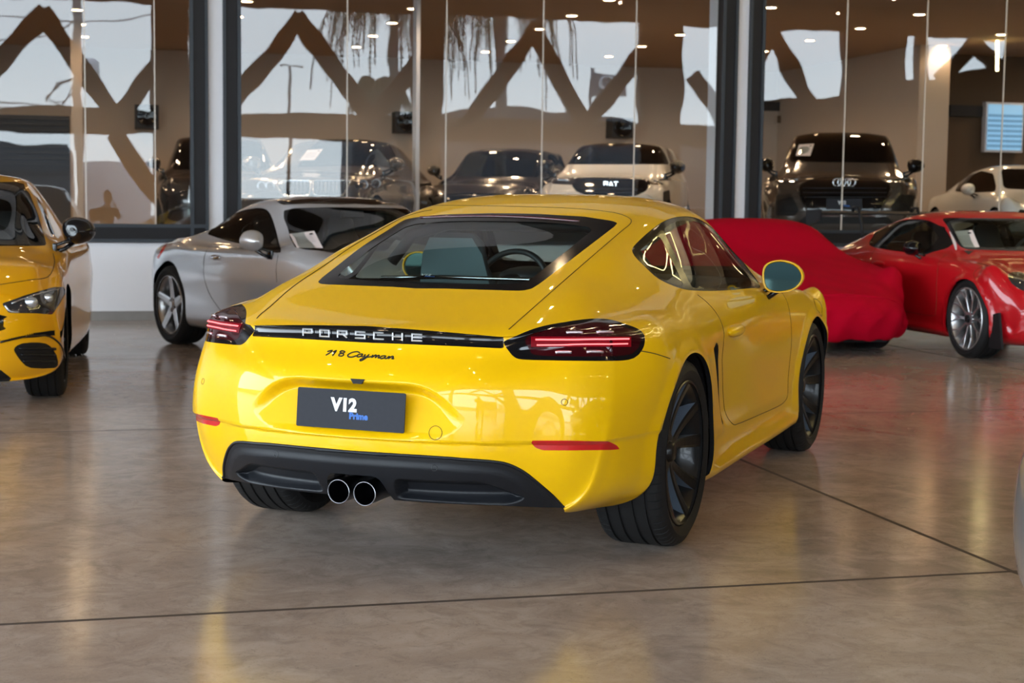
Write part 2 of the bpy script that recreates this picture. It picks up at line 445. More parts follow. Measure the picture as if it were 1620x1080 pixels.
def tubeline(mb, bv, pts, r=.0018, off=0., mirror=True, n=5, dens=4):
    q = [hit(bv, u, v, off) for u, v in smooth_poly(pts, dens, False)]
    q = [p for p in q if p is not None]
    if len(q) < 2: return
    mb.tube(q, r, n)
    if mirror: mb.tube([Vector((p.x, -p.y, p.z)) for p in q], r, n)
# ------------------------------------------------------------------ 718 coupe body tables (half width)
CAY = dict(
 x=[-.5, -.25, 0, .3, .6, .9, 1.2, 1.5, 1.8, 2.05, 2.3, 2.6, 2.9, 3.1],
 y=[[0]*16,
    [.25]*16,
    [.45, .45, .455, .46, .47, .46, .46, .45, .46, .50, .52, .52, .50, .48, .46, .42],
    [.55, .54, .545, .55, .555, .56, .555, .55, .555, .61, .64, .62, .60, .58, .55, .52],
    [.62, .615, .61, .605, .605, .61, .60, .60, .61, .66, .70, .68, .66, .64, .61, .60],
    [.68, .67, .665, .66, .675, .69, .695, .70, .70, .72, .735, .72, .705, .68, .65, .66],
    [.72, .72, .72, .715, .745, .77, .785, .79, .79, .785, .775, .76, .745, .725, .69, .71],
    [.755, .765, .77, .77, .785, .805, .82, .825, .825, .82, .81, .80, .79, .765, .725, .745],
    [.785, .81, .825, .83, .835, .84, .85, .855, .855, .85, .85, .845, .835, .805, .76, .765],
    [.81, .85, .88, .888, .885, .872, .868, .868, .868, .868, .872, .878, .88, .84, .78, .775],
    [.825, .865, .895, .90, .895, .882, .878, .875, .875, .875, .882, .89, .89, .85, .79, .78],
    [.80, .85, .885, .892, .89, .872, .868, .865, .865, .866, .87, .88, .88, .84, .78, .775],
    [.72, .80, .84, .86, .865, .865, .862, .862, .862, .86, .855, .86, .855, .81, .75, .74],
    [.45, .5, .55, .58, .6, .6, .6, .6, .6, .6, .6, .6, .6, .55, .5, .45],
    [0]*16],
 z=[[.832, .931, 1.005, 1.082, 1.160, 1.243, 1.292, 1.297, 1.262, 1.10, .955, .875, .80, .715, .655, .60],
    [.832, .930, 1.004, 1.080, 1.158, 1.240, 1.289, 1.294, 1.258, 1.095, .95, .872, .798, .712, .652, .597],
    [.828, .925, .997, 1.070, 1.146, 1.222, 1.264, 1.268, 1.226, 1.07, .94, .868, .795, .705, .64, .585],
    [.835, .916, .983, 1.055, 1.125, 1.192, 1.228, 1.230, 1.183, 1.035, .93, .865, .80, .71, .635, .57],
    [.85, .900, .955, 1.03, 1.09, 1.155, 1.192, 1.192, 1.133, .995, .915, .86, .80, .715, .63, .555],
    [.86, .882, .915, .975, 1.00, 1.035, 1.05, 1.05, 1.012, .93, .90, .855, .805, .725, .625, .54],
    [.862, .870, .885, .925, .932, .915, .905, .90, .895, .888, .88, .85, .812, .735, .62, .51],
    [.85, .862, .875, .897, .898, .88, .865, .86, .86, .86, .862, .85, .815, .74, .61, .48],
    [.82, .835, .85, .857, .848, .83, .815, .81, .81, .815, .825, .825, .80, .73, .595, .45],
    [.75, .76, .77, .775, .765, .75, .74, .735, .735, .735, .74, .745, .73, .66, .55, .41],
    [.6, .6, .6, .6, .6, .6, .59, .58, .58, .58, .58, .58, .58, .54, .47, .36],
    [.42, .42, .42, .42, .41, .40, .39, .39, .39, .39, .39, .39, .40, .38, .36, .30],
    [.26, .27, .24, .21, .185, .18, .18, .18, .18, .18, .18, .19, .2, .21, .215, .22],
    [.18, .17, .16, .15, .14, .14, .14, .14, .14, .14, .14, .14, .14, .14, .15, .15],
    [.17, .16, .15, .14, .13, .13, .13, .13, .13, .13, .13, .13, .13, .13, .13, .13]],
 XR=[(.1, -.78), (.17, -.80), (.25, -.872), (.33, -.935), (.39, -.963), (.5, -.978), (.6, -.976), (.66, -.966), (.695, -.948), (.72, -.922), (.75, -.893), (.79, -.868), (.82, -.864), (.832, -.848), (.862, -.73), (.9, -.6)],
 PR=[(0, 0), (.25, .02), (.47, .085), (.58, .15), (.687, .20), (.76, .265), (.81, .345), (.85, .45), (.9, .6)],
 XF=[(.1, 3.22), (.15, 3.28), (.25, 3.36), (.36, 3.40), (.45, 3.395), (.55, 3.34), (.6, 3.28), (.65, 3.2)],
 PF=[(0, 0), (.25, .025), (.45, .08), (.6, .16), (.7, .26), (.76, .36), (.8, .5), (.86, .7)],
 zr=.5, zf=.38, kr=[9, 8, 6, 6, 6, 6, 6, 6, 6, 6, 7, 8, 12, 16], kc=14, kcf=8)
RW, FWX = .3465, 2.475
# ------------------------------------------------------------------ wheels
def tyre_mb(R=.3465, w=.265, rim=.262, grooves=(-.075, -.027, .027, .075), pitch=0, shoulder=.02):
    """axis y, outer face towards -y"""
    h = w/2; prof = [(rim-.012, -h+.028), (rim+.004, -h+.012), (rim+.02, -h+.004), ((rim+R)/2, -h-.004), (R-.028, -h+.003), (R-.012, -h+.012), (R-.003, -h+.028)]
    gw = .0045
    ys = []
    for g in grooves: ys += [(R, g-gw-.001), (R-.007, g-gw), (R-.007, g+gw), (R, g+gw+.001)]
    prof += ys+[(R-.003, h-.028), (R-.012, h-.012), (R-.028, h-.003), ((rim+R)/2, h+.004), (rim+.02, h-.004), (rim-.012, h-.028)]
    k = len(prof)
    if not pitch: angs = [(2*math.pi*i/72, 0) for i in range(72)]
    else: angs = [(2*math.pi*(i+f)/pitch, d) for i in range(pitch) for f, d in ((0, 0), (.45, 0), (.86, 0), (.88, 1), (.97, 1), (.99, 0))]
    vs = []
    for a, d in angs:
        for r, t in prof:
            sk = 0
            rr = r
            if d and abs(t) > (max(grooves)+.006) and r > R-.02: rr = r-.0045
            vs.append((rr*math.cos(a), t, rr*math.sin(a)))
    n = len(angs); fs = [[i*k+p, i*k+p+1, ((i+1) % n)*k+p+1, ((i+1) % n)*k+p] for i in range(n) for p in range(k-1)]
    return MB().add(vs, fs, 0, True)
def rim_mb(rim=.262, w=.265, dep=.0):
    h = w/2
    return MB().lathe([(rim-.004, -h+.004), (rim+.006, -h+.006), (rim+.006, -h+.016), (rim-.012, -h+.022), (rim-.020, -h+.05), (rim-.035, -h+.08), (rim-.04, h-.03), (rim-.002, h-.005)], n=72)
def spoke(mb, a, r0, r1, y0, y1, w0, w1, th0, th1, sweep=0., mi=0, n=8, bow=0., m2=None, arc=0.):
    """one spoke from hub to rim; angle a, outer face towards -y"""
    P = []
    for i in range(n+1):
        t = i/n; r = r0+(r1-r0)*t; an = a+sweep*t+arc*math.sin(math.pi*t)
        y = y0+(y1-y0)*t**1.5-bow*math.sin(math.pi*t); w = w0+(w1-w0)*t; th = th0+(th1-th0)*t
        c, s_ = math.cos(an), math.sin(an); ez = Vector((-s_, 0, c))
        p = Vector((r*c, y, r*s_))
        P.append([p-ez*w*.5+Vector((0, .004, 0)), p-ez*w*.28, p+ez*w*.28, p+ez*w*.5+Vector((0, .004, 0)), p+ez*w*.38+Vector((0, th, 0)), p-ez*w*.38+Vector((0, th, 0))])
    vs = [q for row in P for q in row]; fs = []; k = 6
    for i in range(n):
        for j in range(k):
            f = [i*k+j, i*k+(j+1) % k, (i+1)*k+(j+1) % k, (i+1)*k+j]
            mb.add([vs[q] for q in f], [[0, 1, 2, 3]], m2 if (m2 is not None and j in (3, 5)) else mi, False)
    return mb
def wheel(name_parent, R, w, rimr, style, mtx, mats, pitch=0, grooves=(-.075, -.027, .027, .075)):
    e = bpy.data.objects.new('wheel', None); COL.objects.link(e); e.parent = name_parent; e.matrix_basis = mtx; e.empty_display_size = .1
    tyre_mb(R, w, rimr, grooves, pitch).build('tyre', M['rubber'], e, sharp=35)
    rim_mb(rimr, w).build('rim', mats[0], e, merge=1e-5)
    h = w/2; mb = MB(); mm = list(mats)
    if style == 'twin':      # five pairs of blades, grey flanks
        for i in range(5):
            a = 2*math.pi*i/5+.33
            for sgn in (-1, 1):
                spoke(mb, a+sgn*.13, .045, rimr-.006, -h+.066, -h+.014, .030, .050, .085, .075, sgn*.16, 0, 8, -.004, 1, sgn*.03)
            spoke(mb, a, .05, .13, -h+.068, -h+.066, .03, .012, .04, .02, 0, 0, 4)
        mb.lathe([(0, -h+.045), (.028, -h+.045), (.034, -h+.05), (.04, -h+.066), (.075, -h+.072), (.08, -h+.12), (0, -h+.12)], n=36)
    elif style == 'five':    # five broad spokes
        for i in range(5):
            a = 2*math.pi*i/5+.3
            spoke(mb, a, .03, rimr-.006, -h+.035, -h+.012, .085, .062, .05, .03, 0, 0, 8, .0, 0)
            spoke(mb, a, .06, rimr-.03, -h+.031, -h+.010, .030, .022, .01, .01, 0, 0, 6)
        mb.lathe([(0, -h+.02), (.03, -h+.02), (.036, -h+.026), (.065, -h+.034), (.08, -h+.05), (.08, -h+.12), (0, -h+.12)], n=36)
        for i in range(5):
            a = 2*math.pi*(i+.5)/5+.3; mb.lathe([(0, -h+.03), (.009, -h+.03), (.009, -h+.06)], n=10, mi=1, m=Matrix.Translation((.055*math.cos(a), 0, .055*math.sin(a))))
    elif style == 'mesh':    # crossing Y spokes, centre lock
        for i in range(10):
            a = 2*math.pi*i/10
            spoke(mb, a, .05, .15, -h+.04, -h+.035, .022, .018, .04, .03, 0, 0, 4)
            spoke(mb, a, .145, rimr-.006, -h+.035, -h+.012, .016, .013, .03, .02, .16, 0, 5)
            spoke(mb, a, .145, rimr-.006, -h+.035, -h+.012, .016, .013, .03, .02, -.16, 0, 5)
        mb.lathe([(.03, -h+.03), (.058, -h+.032), (.06, -h+.09), (0, -h+.09)], n=36)
        mb.lathe([(0, -h+.012), (.03, -h+.012), (.036, -h+.02), (.036, -h+.05)], n=6, mi=1)
    else:                    # plain many-spoke
        for i in range(10):
            a = 2*math.pi*i/10
            spoke(mb, a, .04, rimr-.006, -h+.04, -h+.015, .03, .024, .04, .025, .0, 0, 5)
        mb.lathe([(0, -h+.03), (.03, -h+.03), (.06, -h+.04), (.06, -h+.1), (0, -h+.1)], n=30)
    mb.build('spokes', mm, e, sharp=40)
    MB().lathe([(.05, -h+.10), (rimr*.70, -h+.10), (rimr*.70, -h+.13), (.05, -h+.13)], n=48, closed=True).build('brake_disc', M['disc'], e)
    c = MB()
    for i in range(9):
        a = .2+i*.1
    P = [[(r*math.cos(a), y, r*math.sin(a)) for r, y in ((rimr*.45, -h+.085), (rimr*.74, -h+.085), (rimr*.76, -h+.15), (rimr*.45, -h+.15))] for a in [.25+.1*i for i in range(10)]]
    c.grid(P, 0, None, True); c.build('brake_caliper', M['trim'], e)
    return e
RIGHT = Matrix.Identity(4); LEFT = Matrix.Rotation(math.pi, 4, 'Z')
# ------------------------------------------------------------------ the yellow coupe
LAMP = [(796.9, 542), (804, 536.5), (834.6, 524.5), (866.7, 514.9), (902, 507.7), (932.5, 504.1), (950, 503.6), (969.4, 506), (990, 512.5), (1009.5, 519.7), (1019, 528.5), (1020.5, 538), (1017.5, 551), (1009.5, 562), (996.7, 568.6), (972.6, 570.7), (924, 570.7), (876, 570), (828, 568.6), (813.7, 564.6), (804, 554)]
LENS = [(831, 538), (842, 529), (870, 521), (905, 513), (948, 508.5), (985, 516), (1008, 526), (1014, 538), (1008, 553), (992, 561.5), (940, 563.5), (880, 563), (846, 561), (838, 553)]
REFL = [(837, 696.6), (900, 696.6), (962.5, 698.2), (975, 703.7), (984.5, 711), (967.5, 712.5), (910, 713.2), (860, 713), (847.5, 709)]
HATCH = [(300, 455), (700, 456.2), (825, 460), (840, 457.5), (852, 450), (975, 356), (977, 352.5), (970, 349.5), (925, 342.5), (850, 338.2), (775, 336.5), (700, 336.5), (300, 340)]
HCLEAR = [(300, 448), (700, 449), (815, 449), (832, 446), (845, 437), (934, 367), (937, 362), (930, 358.5), (890, 353.5), (850, 351), (775, 349.5), (700, 349.5), (300, 350)]
DLO = [(1000, 397.4), (1002, 390), (1020.7, 371.5), (1043, 353.9), (1061.5, 345.2), (1080, 342.2), (1096.7, 343.4), (1113.3, 350), (1139.3, 371.5), (1157.8, 391.9), (1180, 419.6), (1203, 452.5), (1190, 455.5), (1142.6, 459.5), (1097.8, 459.5), (1071.3, 454.4), (1040.7, 440.2), (1020.4, 421.9), (1006, 407.6)]
PANEA = [(1009, 399), (1040.5, 371), (1047, 377), (1083, 452), (1080, 453.5), (1062, 448), (1041, 436), (1022, 418)]
PANEB = [(1049.4, 362.5), (1064, 351), (1082, 347.8), (1098, 349), (1113, 355.5), (1138, 376.5), (1157, 398), (1180, 430), (1192, 451), (1180, 454), (1142, 456), (1099, 456.3), (1094, 452)]
DIFF = [(480, 709.5), (500, 711), (600, 717.5), (700, 723.7), (730, 726.2), (780, 730), (805, 735), (830, 747.5), (855, 767.5), (875, 785), (893, 806), (896, 850), (480, 900)]
STRIP = [(400, 508.5), (560, 516), (700, 525.5), (797, 533), (797, 551), (700, 546.5), (560, 541), (400, 533)]
def pixcut(poly, x0, x1, z0=0., z1=9., off=0.):
    def fn(V, N):
        d = sdf2(rightpix(V), poly)+off
        far = (V[:, 0] < x0) | (V[:, 0] > x1) | (V[:, 2] < z0) | (V[:, 2] > z1)
        W_ = V.copy(); n = N.copy(); sg = np.where(V[:, 1] > 0, -1, 1.); W_[:, 1] *= sg; n[:, 1] *= sg
        back = ((W_-CAM[:3])*n).sum(1) > .02
        return np.where(far | back, np.abs(d)+1., d)
    return fn
def yzcut(poly, off=0., x1=-.6, sym=True):
    return lambda V, N: np.where(V[:, 0] < x1, sdf2(np.stack([np.abs(V[:, 1]) if sym else V[:, 1], V[:, 2]], 1), poly)+off, 1.)
def xzcut(poly, off=0., y0=.6):
    return lambda V, N: np.where(np.abs(V[:, 1]) > y0, sdf2(V[:, [0, 2]], poly)+off, 1.)
def arch(cx, cz, r): return lambda V, N: np.where(np.abs(V[:, 1]) > .58, np.hypot(V[:, 0]-cx, V[:, 2]-cz)-r, 1.)
PLREC = rounded([(-.50, .46), (-.285, .668), (.285, .668), (.50, .46)], .09, 6)
FIELD = rounded([(.135, .262), (.150, .345), (.44, .345), (.565, .285), (.50, .245)], .025, 4)
PIPEH = rounded([(-.19, .1), (-.18, .19), (-.122, .258), (-.098, .346), (.098, .346), (.122, .258), (.18, .19), (.19, .1)], .03, 4)
INTAKE = rounded([(.375, .700), (.44, .722), (.505, .70), (.585, .56), (.68, .40), (.67, .365), (.62, .372), (.515, .50), (.425, .62)], .02, 3)
def front_plain(s):
    pass
def coupe_surface(fine=False):
    s = loft(dict(CAY, kc=24, kr=[12, 11, 8, 7, 6, 6, 6, 6, 7, 8, 9, 12, 18, 22]) if fine else CAY)
    s.cut(arch(0, .345, .372), 'hole'); s.cut(arch(FWX, .336, .362), 'hole')
    dg = lambda o=0.: pixcut(DIFF, -1.2, -.55, 0, .47, o)
    s.cut(dg(), 'diffuser'); s.cut(dg(9.), 'diffmain', ('diffuser',))
    s.split(dg(16.), 'diffmain'); s.split(dg(22.), 'diffmain')
    s.cut(yzcut(PIPEH), 'hole', ('diffmain', 'diffuser'))
    def below(V, N):
        q = rightpix(V); d = interp([400, 560, 623, 680, 780, 893, 960, 1400], [784, 784, 790.5, 795, 799, 803.5, 806, 806], np.clip(q[:, 0], 401, 1399))-q[:, 1]
        return np.where((V[:, 0] < -.25) & (V[:, 2] < .34), d, 50.)
    s.cut(below, 'hole', ('diffmain', 'diffuser')); s.cut(lambda V, N: np.where((V[:, 0] < .3) & (V[:, 2] < .30) & (np.abs(V[:, 1]) < .70), (np.abs(V[:, 1])-.66)*.3+np.where(N[:, 2] < -.55, 0, .3), 1.), 'hole')
    s.split(yzcut(FIELD), 'diffmain'); s.split(yzcut(FIELD, .01), 'diffmain'); s.split(yzcut(FIELD, .022), 'diffmain')
    s.cut(pixcut(STRIP, -1.2, -.6, .72, .85), 'strip'); s.split(pixcut(STRIP, -1.2, -.6, .72, .85, 2.5), 'strip')
    s.cut(pixcut(smooth_poly(LAMP, 3), -1, -.2, .6), 'lamp', ('body', 'strip')); s.cut(pixcut(smooth_poly(LENS, 3), -1, -.2, .6), 'lens', ('lamp',))
    for c in np.arange(.44, .505, .009): s.split(lambda V, N: np.where((V[:, 0] < -.35) & (V[:, 2] > .41) & (V[:, 2] < .53), V[:, 2]-c, 1.), 'body')
    s.cut(pixcut(rounded(REFL, 3, 3), -1, -.3, .4, .55), 'refl')
    for o in (0., .012, .024, .045): s.split(yzcut(PLREC, o, -.6, False), 'body')
    s.cut(pixcut(rounded(HATCH, 6, 3), -.6, .8, .9), 'frit'); s.cut(pixcut(rounded(HCLEAR, 6, 3), -.6, .8, .9), 'rearglass', ('frit',))
    s.cut(pixcut(smooth_poly(DLO, 3), -.2, 2.4, .8), 'dlo')
    s.cut(pixcut(rounded(PANEA, 4, 3), -.2, 1.2, .8), 'quarterglass', ('dlo',)); s.cut(pixcut(rounded(PANEB, 5, 3), .2, 2.3, .8), 'doorglass', ('dlo',))
    for c in np.arange(.37, .73, .024): s.split(lambda V, N: np.where((V[:, 0] < .70) & (V[:, 0] > .34) & (np.abs(V[:, 1]) > .7) & (V[:, 2] > .33) & (V[:, 2] < .76), V[:, 2]-c, 1.), 'body')
    for c in np.arange(.55, .75, .010): s.split(lambda V, N: np.where((V[:, 0] < .74) & (V[:, 0] > .34) & (np.abs(V[:, 1]) > .7) & (V[:, 2] > .33) & (V[:, 2] < .76), V[:, 0]+.5*V[:, 2]-c-.14, 1.), 'body')
    s.cut(xzcut(INTAKE), 'intake'); s.split(xzcut(INTAKE, .010), 'intake')
    ws = rounded([(-.665, .945), (-.545, 1.228), (.545, 1.228), (.665, .945), (0, .93)], .05, 4)
    s.cut(lambda V, N: np.where((N[:, 0] > 0) & (V[:, 0] > 1), sdf2(V[:, [1, 2]], ws), 1.), 'screenborder')
    s.cut(lambda V, N: np.where((N[:, 0] > 0) & (V[:, 0] > 1), sdf2(V[:, [1, 2]], ws)+.02, 1.), 'windscreen', ('screenborder',))
    V = s.V; x, y, z = V[:, 0].copy(), np.abs(V[:, 1]), V[:, 2].copy()
    rp_ = rightpix(V); r = x < -.6
    # plate recess
    d = -sdf2(np.stack([V[:, 1], z], 1), PLREC); tx = -.893-.335*(.66-z)+.06*y*y
    k = sm(0, .045, d)*sm(.462, .50, z); V[:, 0] += np.where(r & (d > 0) & (tx > x), (tx-x)*k, 0)
    # crease under the reflectors
    k = sm(.478, .470, z)*(x < .0)*sm(.15, .40, z); V[:, 0] += np.where(r, .010*k, 0); V[:, 1] *= (1-.008*k*(x < -.3))
    # light strip, diffuser
    d = sdf2(rp_, STRIP); V[:, 0] += np.where(r & (z > .7) & (z < .84), .005*sm(0, -2.5, d), 0)
    d = sdf2(rp_, DIFF); lo = (x < -.3) & (z < .43)
    V[:, 0] -= np.where(lo & (d < 0), .006*sm(-9, -22, d), 0)
    q = -sdf2(np.stack([y, z], 1), FIELD); V[:, 0] += np.where(lo & (d < -9) & (q > 0), .055*sm(0, .022, q)*sm(.252, .30, z), 0)
    V[:, 2] += np.where(r, .004*np.exp(-((x+.84-.5*y*y)/.05)**2)*sm(.7, .5, y)*sm(.805, .83, z), 0)
    # scallop that leads into the side intake, lips and sill
    k = sm(.50, .62, x+(z-.55)*.5)*sm(1.2, .62, x+(z-.55)*.5)*sm(.30, .42, z)*sm(.76, .62, z)*(y > .6); V[:, 1] -= np.sign(V[:, 1])*.022*k
    q = -sdf2(V[:, [0, 2]], INTAKE); V[:, 1] -= np.sign(V[:, 1])*np.where((q > 0) & (y > .7), .03*sm(0, .010, q), 0)
    for cx, cz, rr in ((0, .345, .372), (FWX, .336, .362)):
        q = np.hypot(x-cx, z-cz)-rr; V[:, 1] += np.sign(V[:, 1])*(.013*sm(.036, .026, q)*sm(-.02, .004, q))*(y > .7)*(z > .2)
    k = sm(.245, .225, z)*sm(.165, .20, z)*sm(.35, .45, x)*(x < 2.1)*(y > .7); V[:, 1] += np.sign(V[:, 1])*.022*k
    k = sm(.25, .28, z)*sm(.36, .31, z)*sm(.42, .55, x)*sm(2.06, 1.9, x)*(y > .7); V[:, 1] -= np.sign(V[:, 1])*.012*k
    s.normals()
    return s
s = coupe_surface(True)
BV = s.bvh()
def text_mesh(body, size, depth=.002, off=0., name='lettering', shear=0.):
    c = bpy.data.curves.new(name, 'FONT'); c.body = body; c.size = size; c.extrude = depth; c.offset = off; c.align_x = 'CENTER'; c.align_y = 'CENTER'; c.shear = shear; c.resolution_u = 3
    o = bpy.data.objects.new(name, c); COL.objects.link(o); dg = bpy.context.evaluated_depsgraph_get(); dg.update()
    me = bpy.data.meshes.new_from_object(o.evaluated_get(dg)); bpy.data.objects.remove(o); bpy.data.curves.remove(c); me.name = name
    return me
def frame(o, x, y, z=None):
    """matrix from origin and axes"""
    x = Vector(x).normalized(); y = Vector(y); z = x.cross(y).normalized(); y = z.cross(x)
    m = Matrix.Identity(4)
    for i in range(3): m[i][0], m[i][1], m[i][2], m[i][3] = x[i], y[i], z[i], o[i]
    return m
def plate(parent, mtx, w=.40, h=.13, k=1.):
    """dealer plate in the plane x (right), y (up) of mtx, facing +z"""
    p = MB().prism(rounded([(-w/2, -h/2), (w/2, -h/2), (w/2, h/2), (-w/2, h/2)], .006, 3), -.004, 0).build('licence_plate', M['plate'], parent, mtx)
    a = text_mesh('V12', .058*k, .0006, .0030*k); link('lettering', a, M['whiteprint'], p, Matrix.Translation((-.023*k, .013*k, .0008)))
    b = text_mesh('Prime', .029*k, .0006, .0014*k); link('lettering', b, M['blueprint'], p, Matrix.Translation((.032*k, -.021*k, .0008)))
    return p
def seat(parent, x, y, z0, m, m2, k=1.):
    e = bpy.data.objects.new('seat', None); COL.objects.link(e); e.parent = parent; e.location = (x, y, z0)
    b = MB(); P = []
    for t, w, d in ((0, .19, .10), (.12, .23, .12), (.30, .235, .11), (.42, .20, .09), (.50, .165, .08), (.56, .14, .07), (.66, .13, .06), (.70, .09, .03)):
        zz = .22+t; xx = -.10-.22*t
        P.append([(xx+d*.5*math.cos(a)*(.8 if math.cos(a) < 0 else 1), w*(abs(math.sin(a))**.6)*(1 if math.sin(a) > 0 else -1), zz) for a in [2*math.pi*i/20 for i in range(20)]])
    b.grid(P, 0, None, True); b.add([p for p in P[-1]], [list(range(20))]); b.build('backrest', m, e)
    b = MB(); P = []
    for t, w in ((0, .17), (.25, .20), (.44, .17), (.60, .14), (.67, .10)):
        zz = .23+t; xx = -.158-.22*t
        P.append([(xx-.004-.012*(1-(j/4-1)**2), w*(j/4-1), zz) for j in range(9)])
    b.grid(P); b.build('seat_shell', m2, e)
    MB().box((-.12, -.25, .08), (.42, .25, .24), bev=.05).build('cushion', m, e)
    return e
def mirror(parent, paint, side, base, glass=True):
    """wing mirror; side -1 right, +1 left"""
    e = bpy.data.objects.new('wing_mirror', None); COL.objects.link(e); e.parent = parent
    e.matrix_basis = Matrix.Translation(base) @ Matrix.Scale(-side, 4, (0, 1, 0))
    # local: outward is -y, forward +x, housing centre at (0,-.14,.07)
    P = []; n = 28
    shape = smooth_poly([(-.085, .020), (-.066, .062), (-.01, .078), (.055, .062), (.090, .022), (.088, -.022), (.05, -.058), (-.02, -.072), (-.072, -.052)], 3)
    for t, k in ((-.035, .90), (-.043, .97), (-.038, 1.0), (-.01, 1.0), (.02, .95), (.05, .84), (.075, .66), (.092, .40), (.098, .12)):
        P.append([(t+.25*a, -.118-a*k, .075+b*k) for a, b in shape])
    b = MB(); b.grid(P, 0, None, True); b.add(P[-1], [list(range(len(shape)))], 0, True); b.build('mirror_housing', paint, e)
    g = [(-.033+.25*a, -.118-a*.88, .075+b*.88) for a, b in shape]; MB().add(g, [list(range(len(shape)))]).build('mirror_glass', M['mirrorglass'], e)
    MB().grid([P[0], [(p[0]+.001, p[1], p[2]) for p in g]], 0, None, True).build('mirror_seal', M['trim'], e)
    f = MB()
    f.tube([(.03, .012, -.045), (.02, -.05, -.02), (.005, -.10, .018)], [.014, .012, .014], 8); f.tube([(.03, .012, -.045), (.055, -.006, .0), (.05, -.06, .02), (.03, -.11, .03)], [.014, .010, .010, .012], 8)
    f.box((.0, -.01, -.055), (.075, .012, .01), bev=.006); f.build('mirror_foot', M['gloss'], e)
    return e
def coupe(root, paint, s, wheels, wmats, pitch=64, front=False, plain=False, glass='cardglass'):
    bv = s.bvh(); B = M
    sh = s.part('body_shell', 'body', paint, root)
    for sd in (-1, 1):
        for ax in (0, FWX): s.rim('arch_flange', ('body',), paint, sh, .018, 0, sel=lambda p: sd*p[1] > .62 and p[2] < .74 and abs(np.hypot(p[0]-ax, p[2]-(.345 if ax == 0 else .336))-(.372 if ax == 0 else .362)) < .02, dirf=lambda p, n: np.array([0, -np.sign(p[1]), 0.]))
    s.part('rear_diffuser', 'diffmain', B['satin'], root)
    s.part('diffuser_surround', 'diffuser', B['trim'], root)
    s.rim('diffuser_lip', ('diffuser', 'diffmain'), B['satin'], root, .012, .0045, sel=lambda p: p[2] > .268 and (abs(p[1]) > .23 or p[2] > .38))
    st = s.part('light_strip', 'strip', B['gloss'], root)
    for sd in (-1, 1):
        t = s.part('tail_lamp', 'lamp', B['gloss'], root, 0, sd)
        s.part('lamp_lens', 'lens', B['lampdark'], t, .0, sd)
        s.part('rear_reflector', 'refl', B['lampbright'], root, 0, sd)
        fr = s.part('window_frame', 'dlo', B['frit'], root, -.002, sd)
        s.part('quarter_window', 'quarterglass', B[glass], root, -.003, sd)
        s.part('door_window', 'doorglass', B[glass], root, -.003, sd)
        s.part('side_intake', 'intake', B['trim'], root, 0, sd)
    # light guides, drawn on the right lamp and mirrored to the left one
    def lampbit(name, pts, r, m, off=.003, mirrorit=True, flat=None):
        q = [hit(bv, u, v, off) for u, v in pts]; q = [p for p in q if p is not None]
        for k in ((1, -1) if mirrorit else (1,)):
            par = [o for o in root.children if o.name.startswith('tail_lamp')][0 if k == 1 else 1]
            MB().tube([Vector((p.x, p.y*k, p.z)) for p in q], r, 6).build(name, m, par)
    if not plain:
        pan = [hit(bv, u, v, .0015) for v in (532.6, 536, 540, 544, 548.5) for u in np.linspace(840, 998, 14)]
        for k in (1, -1):
            par = [o for o in root.children if o.name.startswith('tail_lamp')][0 if k == 1 else 1]
            MB().grid([[Vector((p.x, p.y*k, p.z)) for p in pan[i*14:(i+1)*14]] for i in range(5)]).build('light_guide', B['ledglow'], par)
        lampbit('light_bar', [(u, 537.6-(u-846)*.010) for u in np.linspace(847, 994, 16)], .0030, B['led'], .003)
        lampbit('light_bar', [(u, 545.8-(u-848)*.014) for u in np.linspace(849, 992, 16)], .0026, B['led'], .003)
        for cx, cy in ((909, 525.6), (956.5, 524.8), (891.5, 556.6), (941, 556)):
            lampbit('lamp_chip', [(u, cy+(0.8 if abs(u-cx) > 11 else 0)) for u in np.linspace(cx-13, cx+13, 6)], .0052, B['lens'], .001)
    # windows of the hatch and the screen
    s.part('hatch_window_border', 'frit', B['frit'], root); s.part('hatch_window', 'rearglass', B['rearglass'], root, -.002)
    s.part('windscreen_border', 'screenborder', B['frit'], root); s.part('windscreen', 'windscreen', B['cardglass'], root, -.002)
    # panel gaps
    g = MB()
    tubeline(g, bv, [(970, 336), (985, 340), (996, 345.5), (998.5, 350), (995, 356), (975, 372.5), (890, 446), (805, 521)], .0018, .0006, True, 5, 12)
    tubeline(g, bv, [(560, 328), (700, 325), (850, 327.5), (925, 331), (970, 336)], .0015, .0004, False, 5, 12)
    tubeline(g, bv, [(1014, 555), (1035, 559), (1060, 567)])
    def side(pts, off=0.):
        for sgn in (-1, 1):
            q = []
            for a, b in smooth_poly(pts, 8, False):
                h = bv.ray_cast(Vector((a, sgn*1.5, b)), Vector((0, -sgn, 0)))
                if h[0] is not None: q.append(h[0])
            g.tube(q, .0019, 5)
    side([(.52, .90), (.585, .83), (.605, .76), (.60, .72)]); side([(.60, .72), (.64, .62), (.70, .50), (.765, .39), (.84, .345), (.95, .335), (1.3, .325), (1.8, .315), (1.93, .33)])
    side([(1.93, .33), (1.945, .5), (1.94, .70), (1.90, .86)])
    side([(2.62+.06*math.cos(a), .735+.045*math.sin(a)) for a in np.linspace(0, 2*math.pi, 13)])
    if not plain:
        for (cu, cv, ru) in ((689, 684.5, 10.3),): g.tube([hit(bv, cu+ru*math.cos(a), cv+11*math.sin(a), 0) for a in np.linspace(0, 6.3, 24)], .0012, 5)
    g.build('panel_gaps', B['seam'], sh)
    # underbody, arch liners
    u = MB(); u.box((-.35, -.52, .18), (3.15, .52, .30)); u.build('underbody', B['trim'], root)
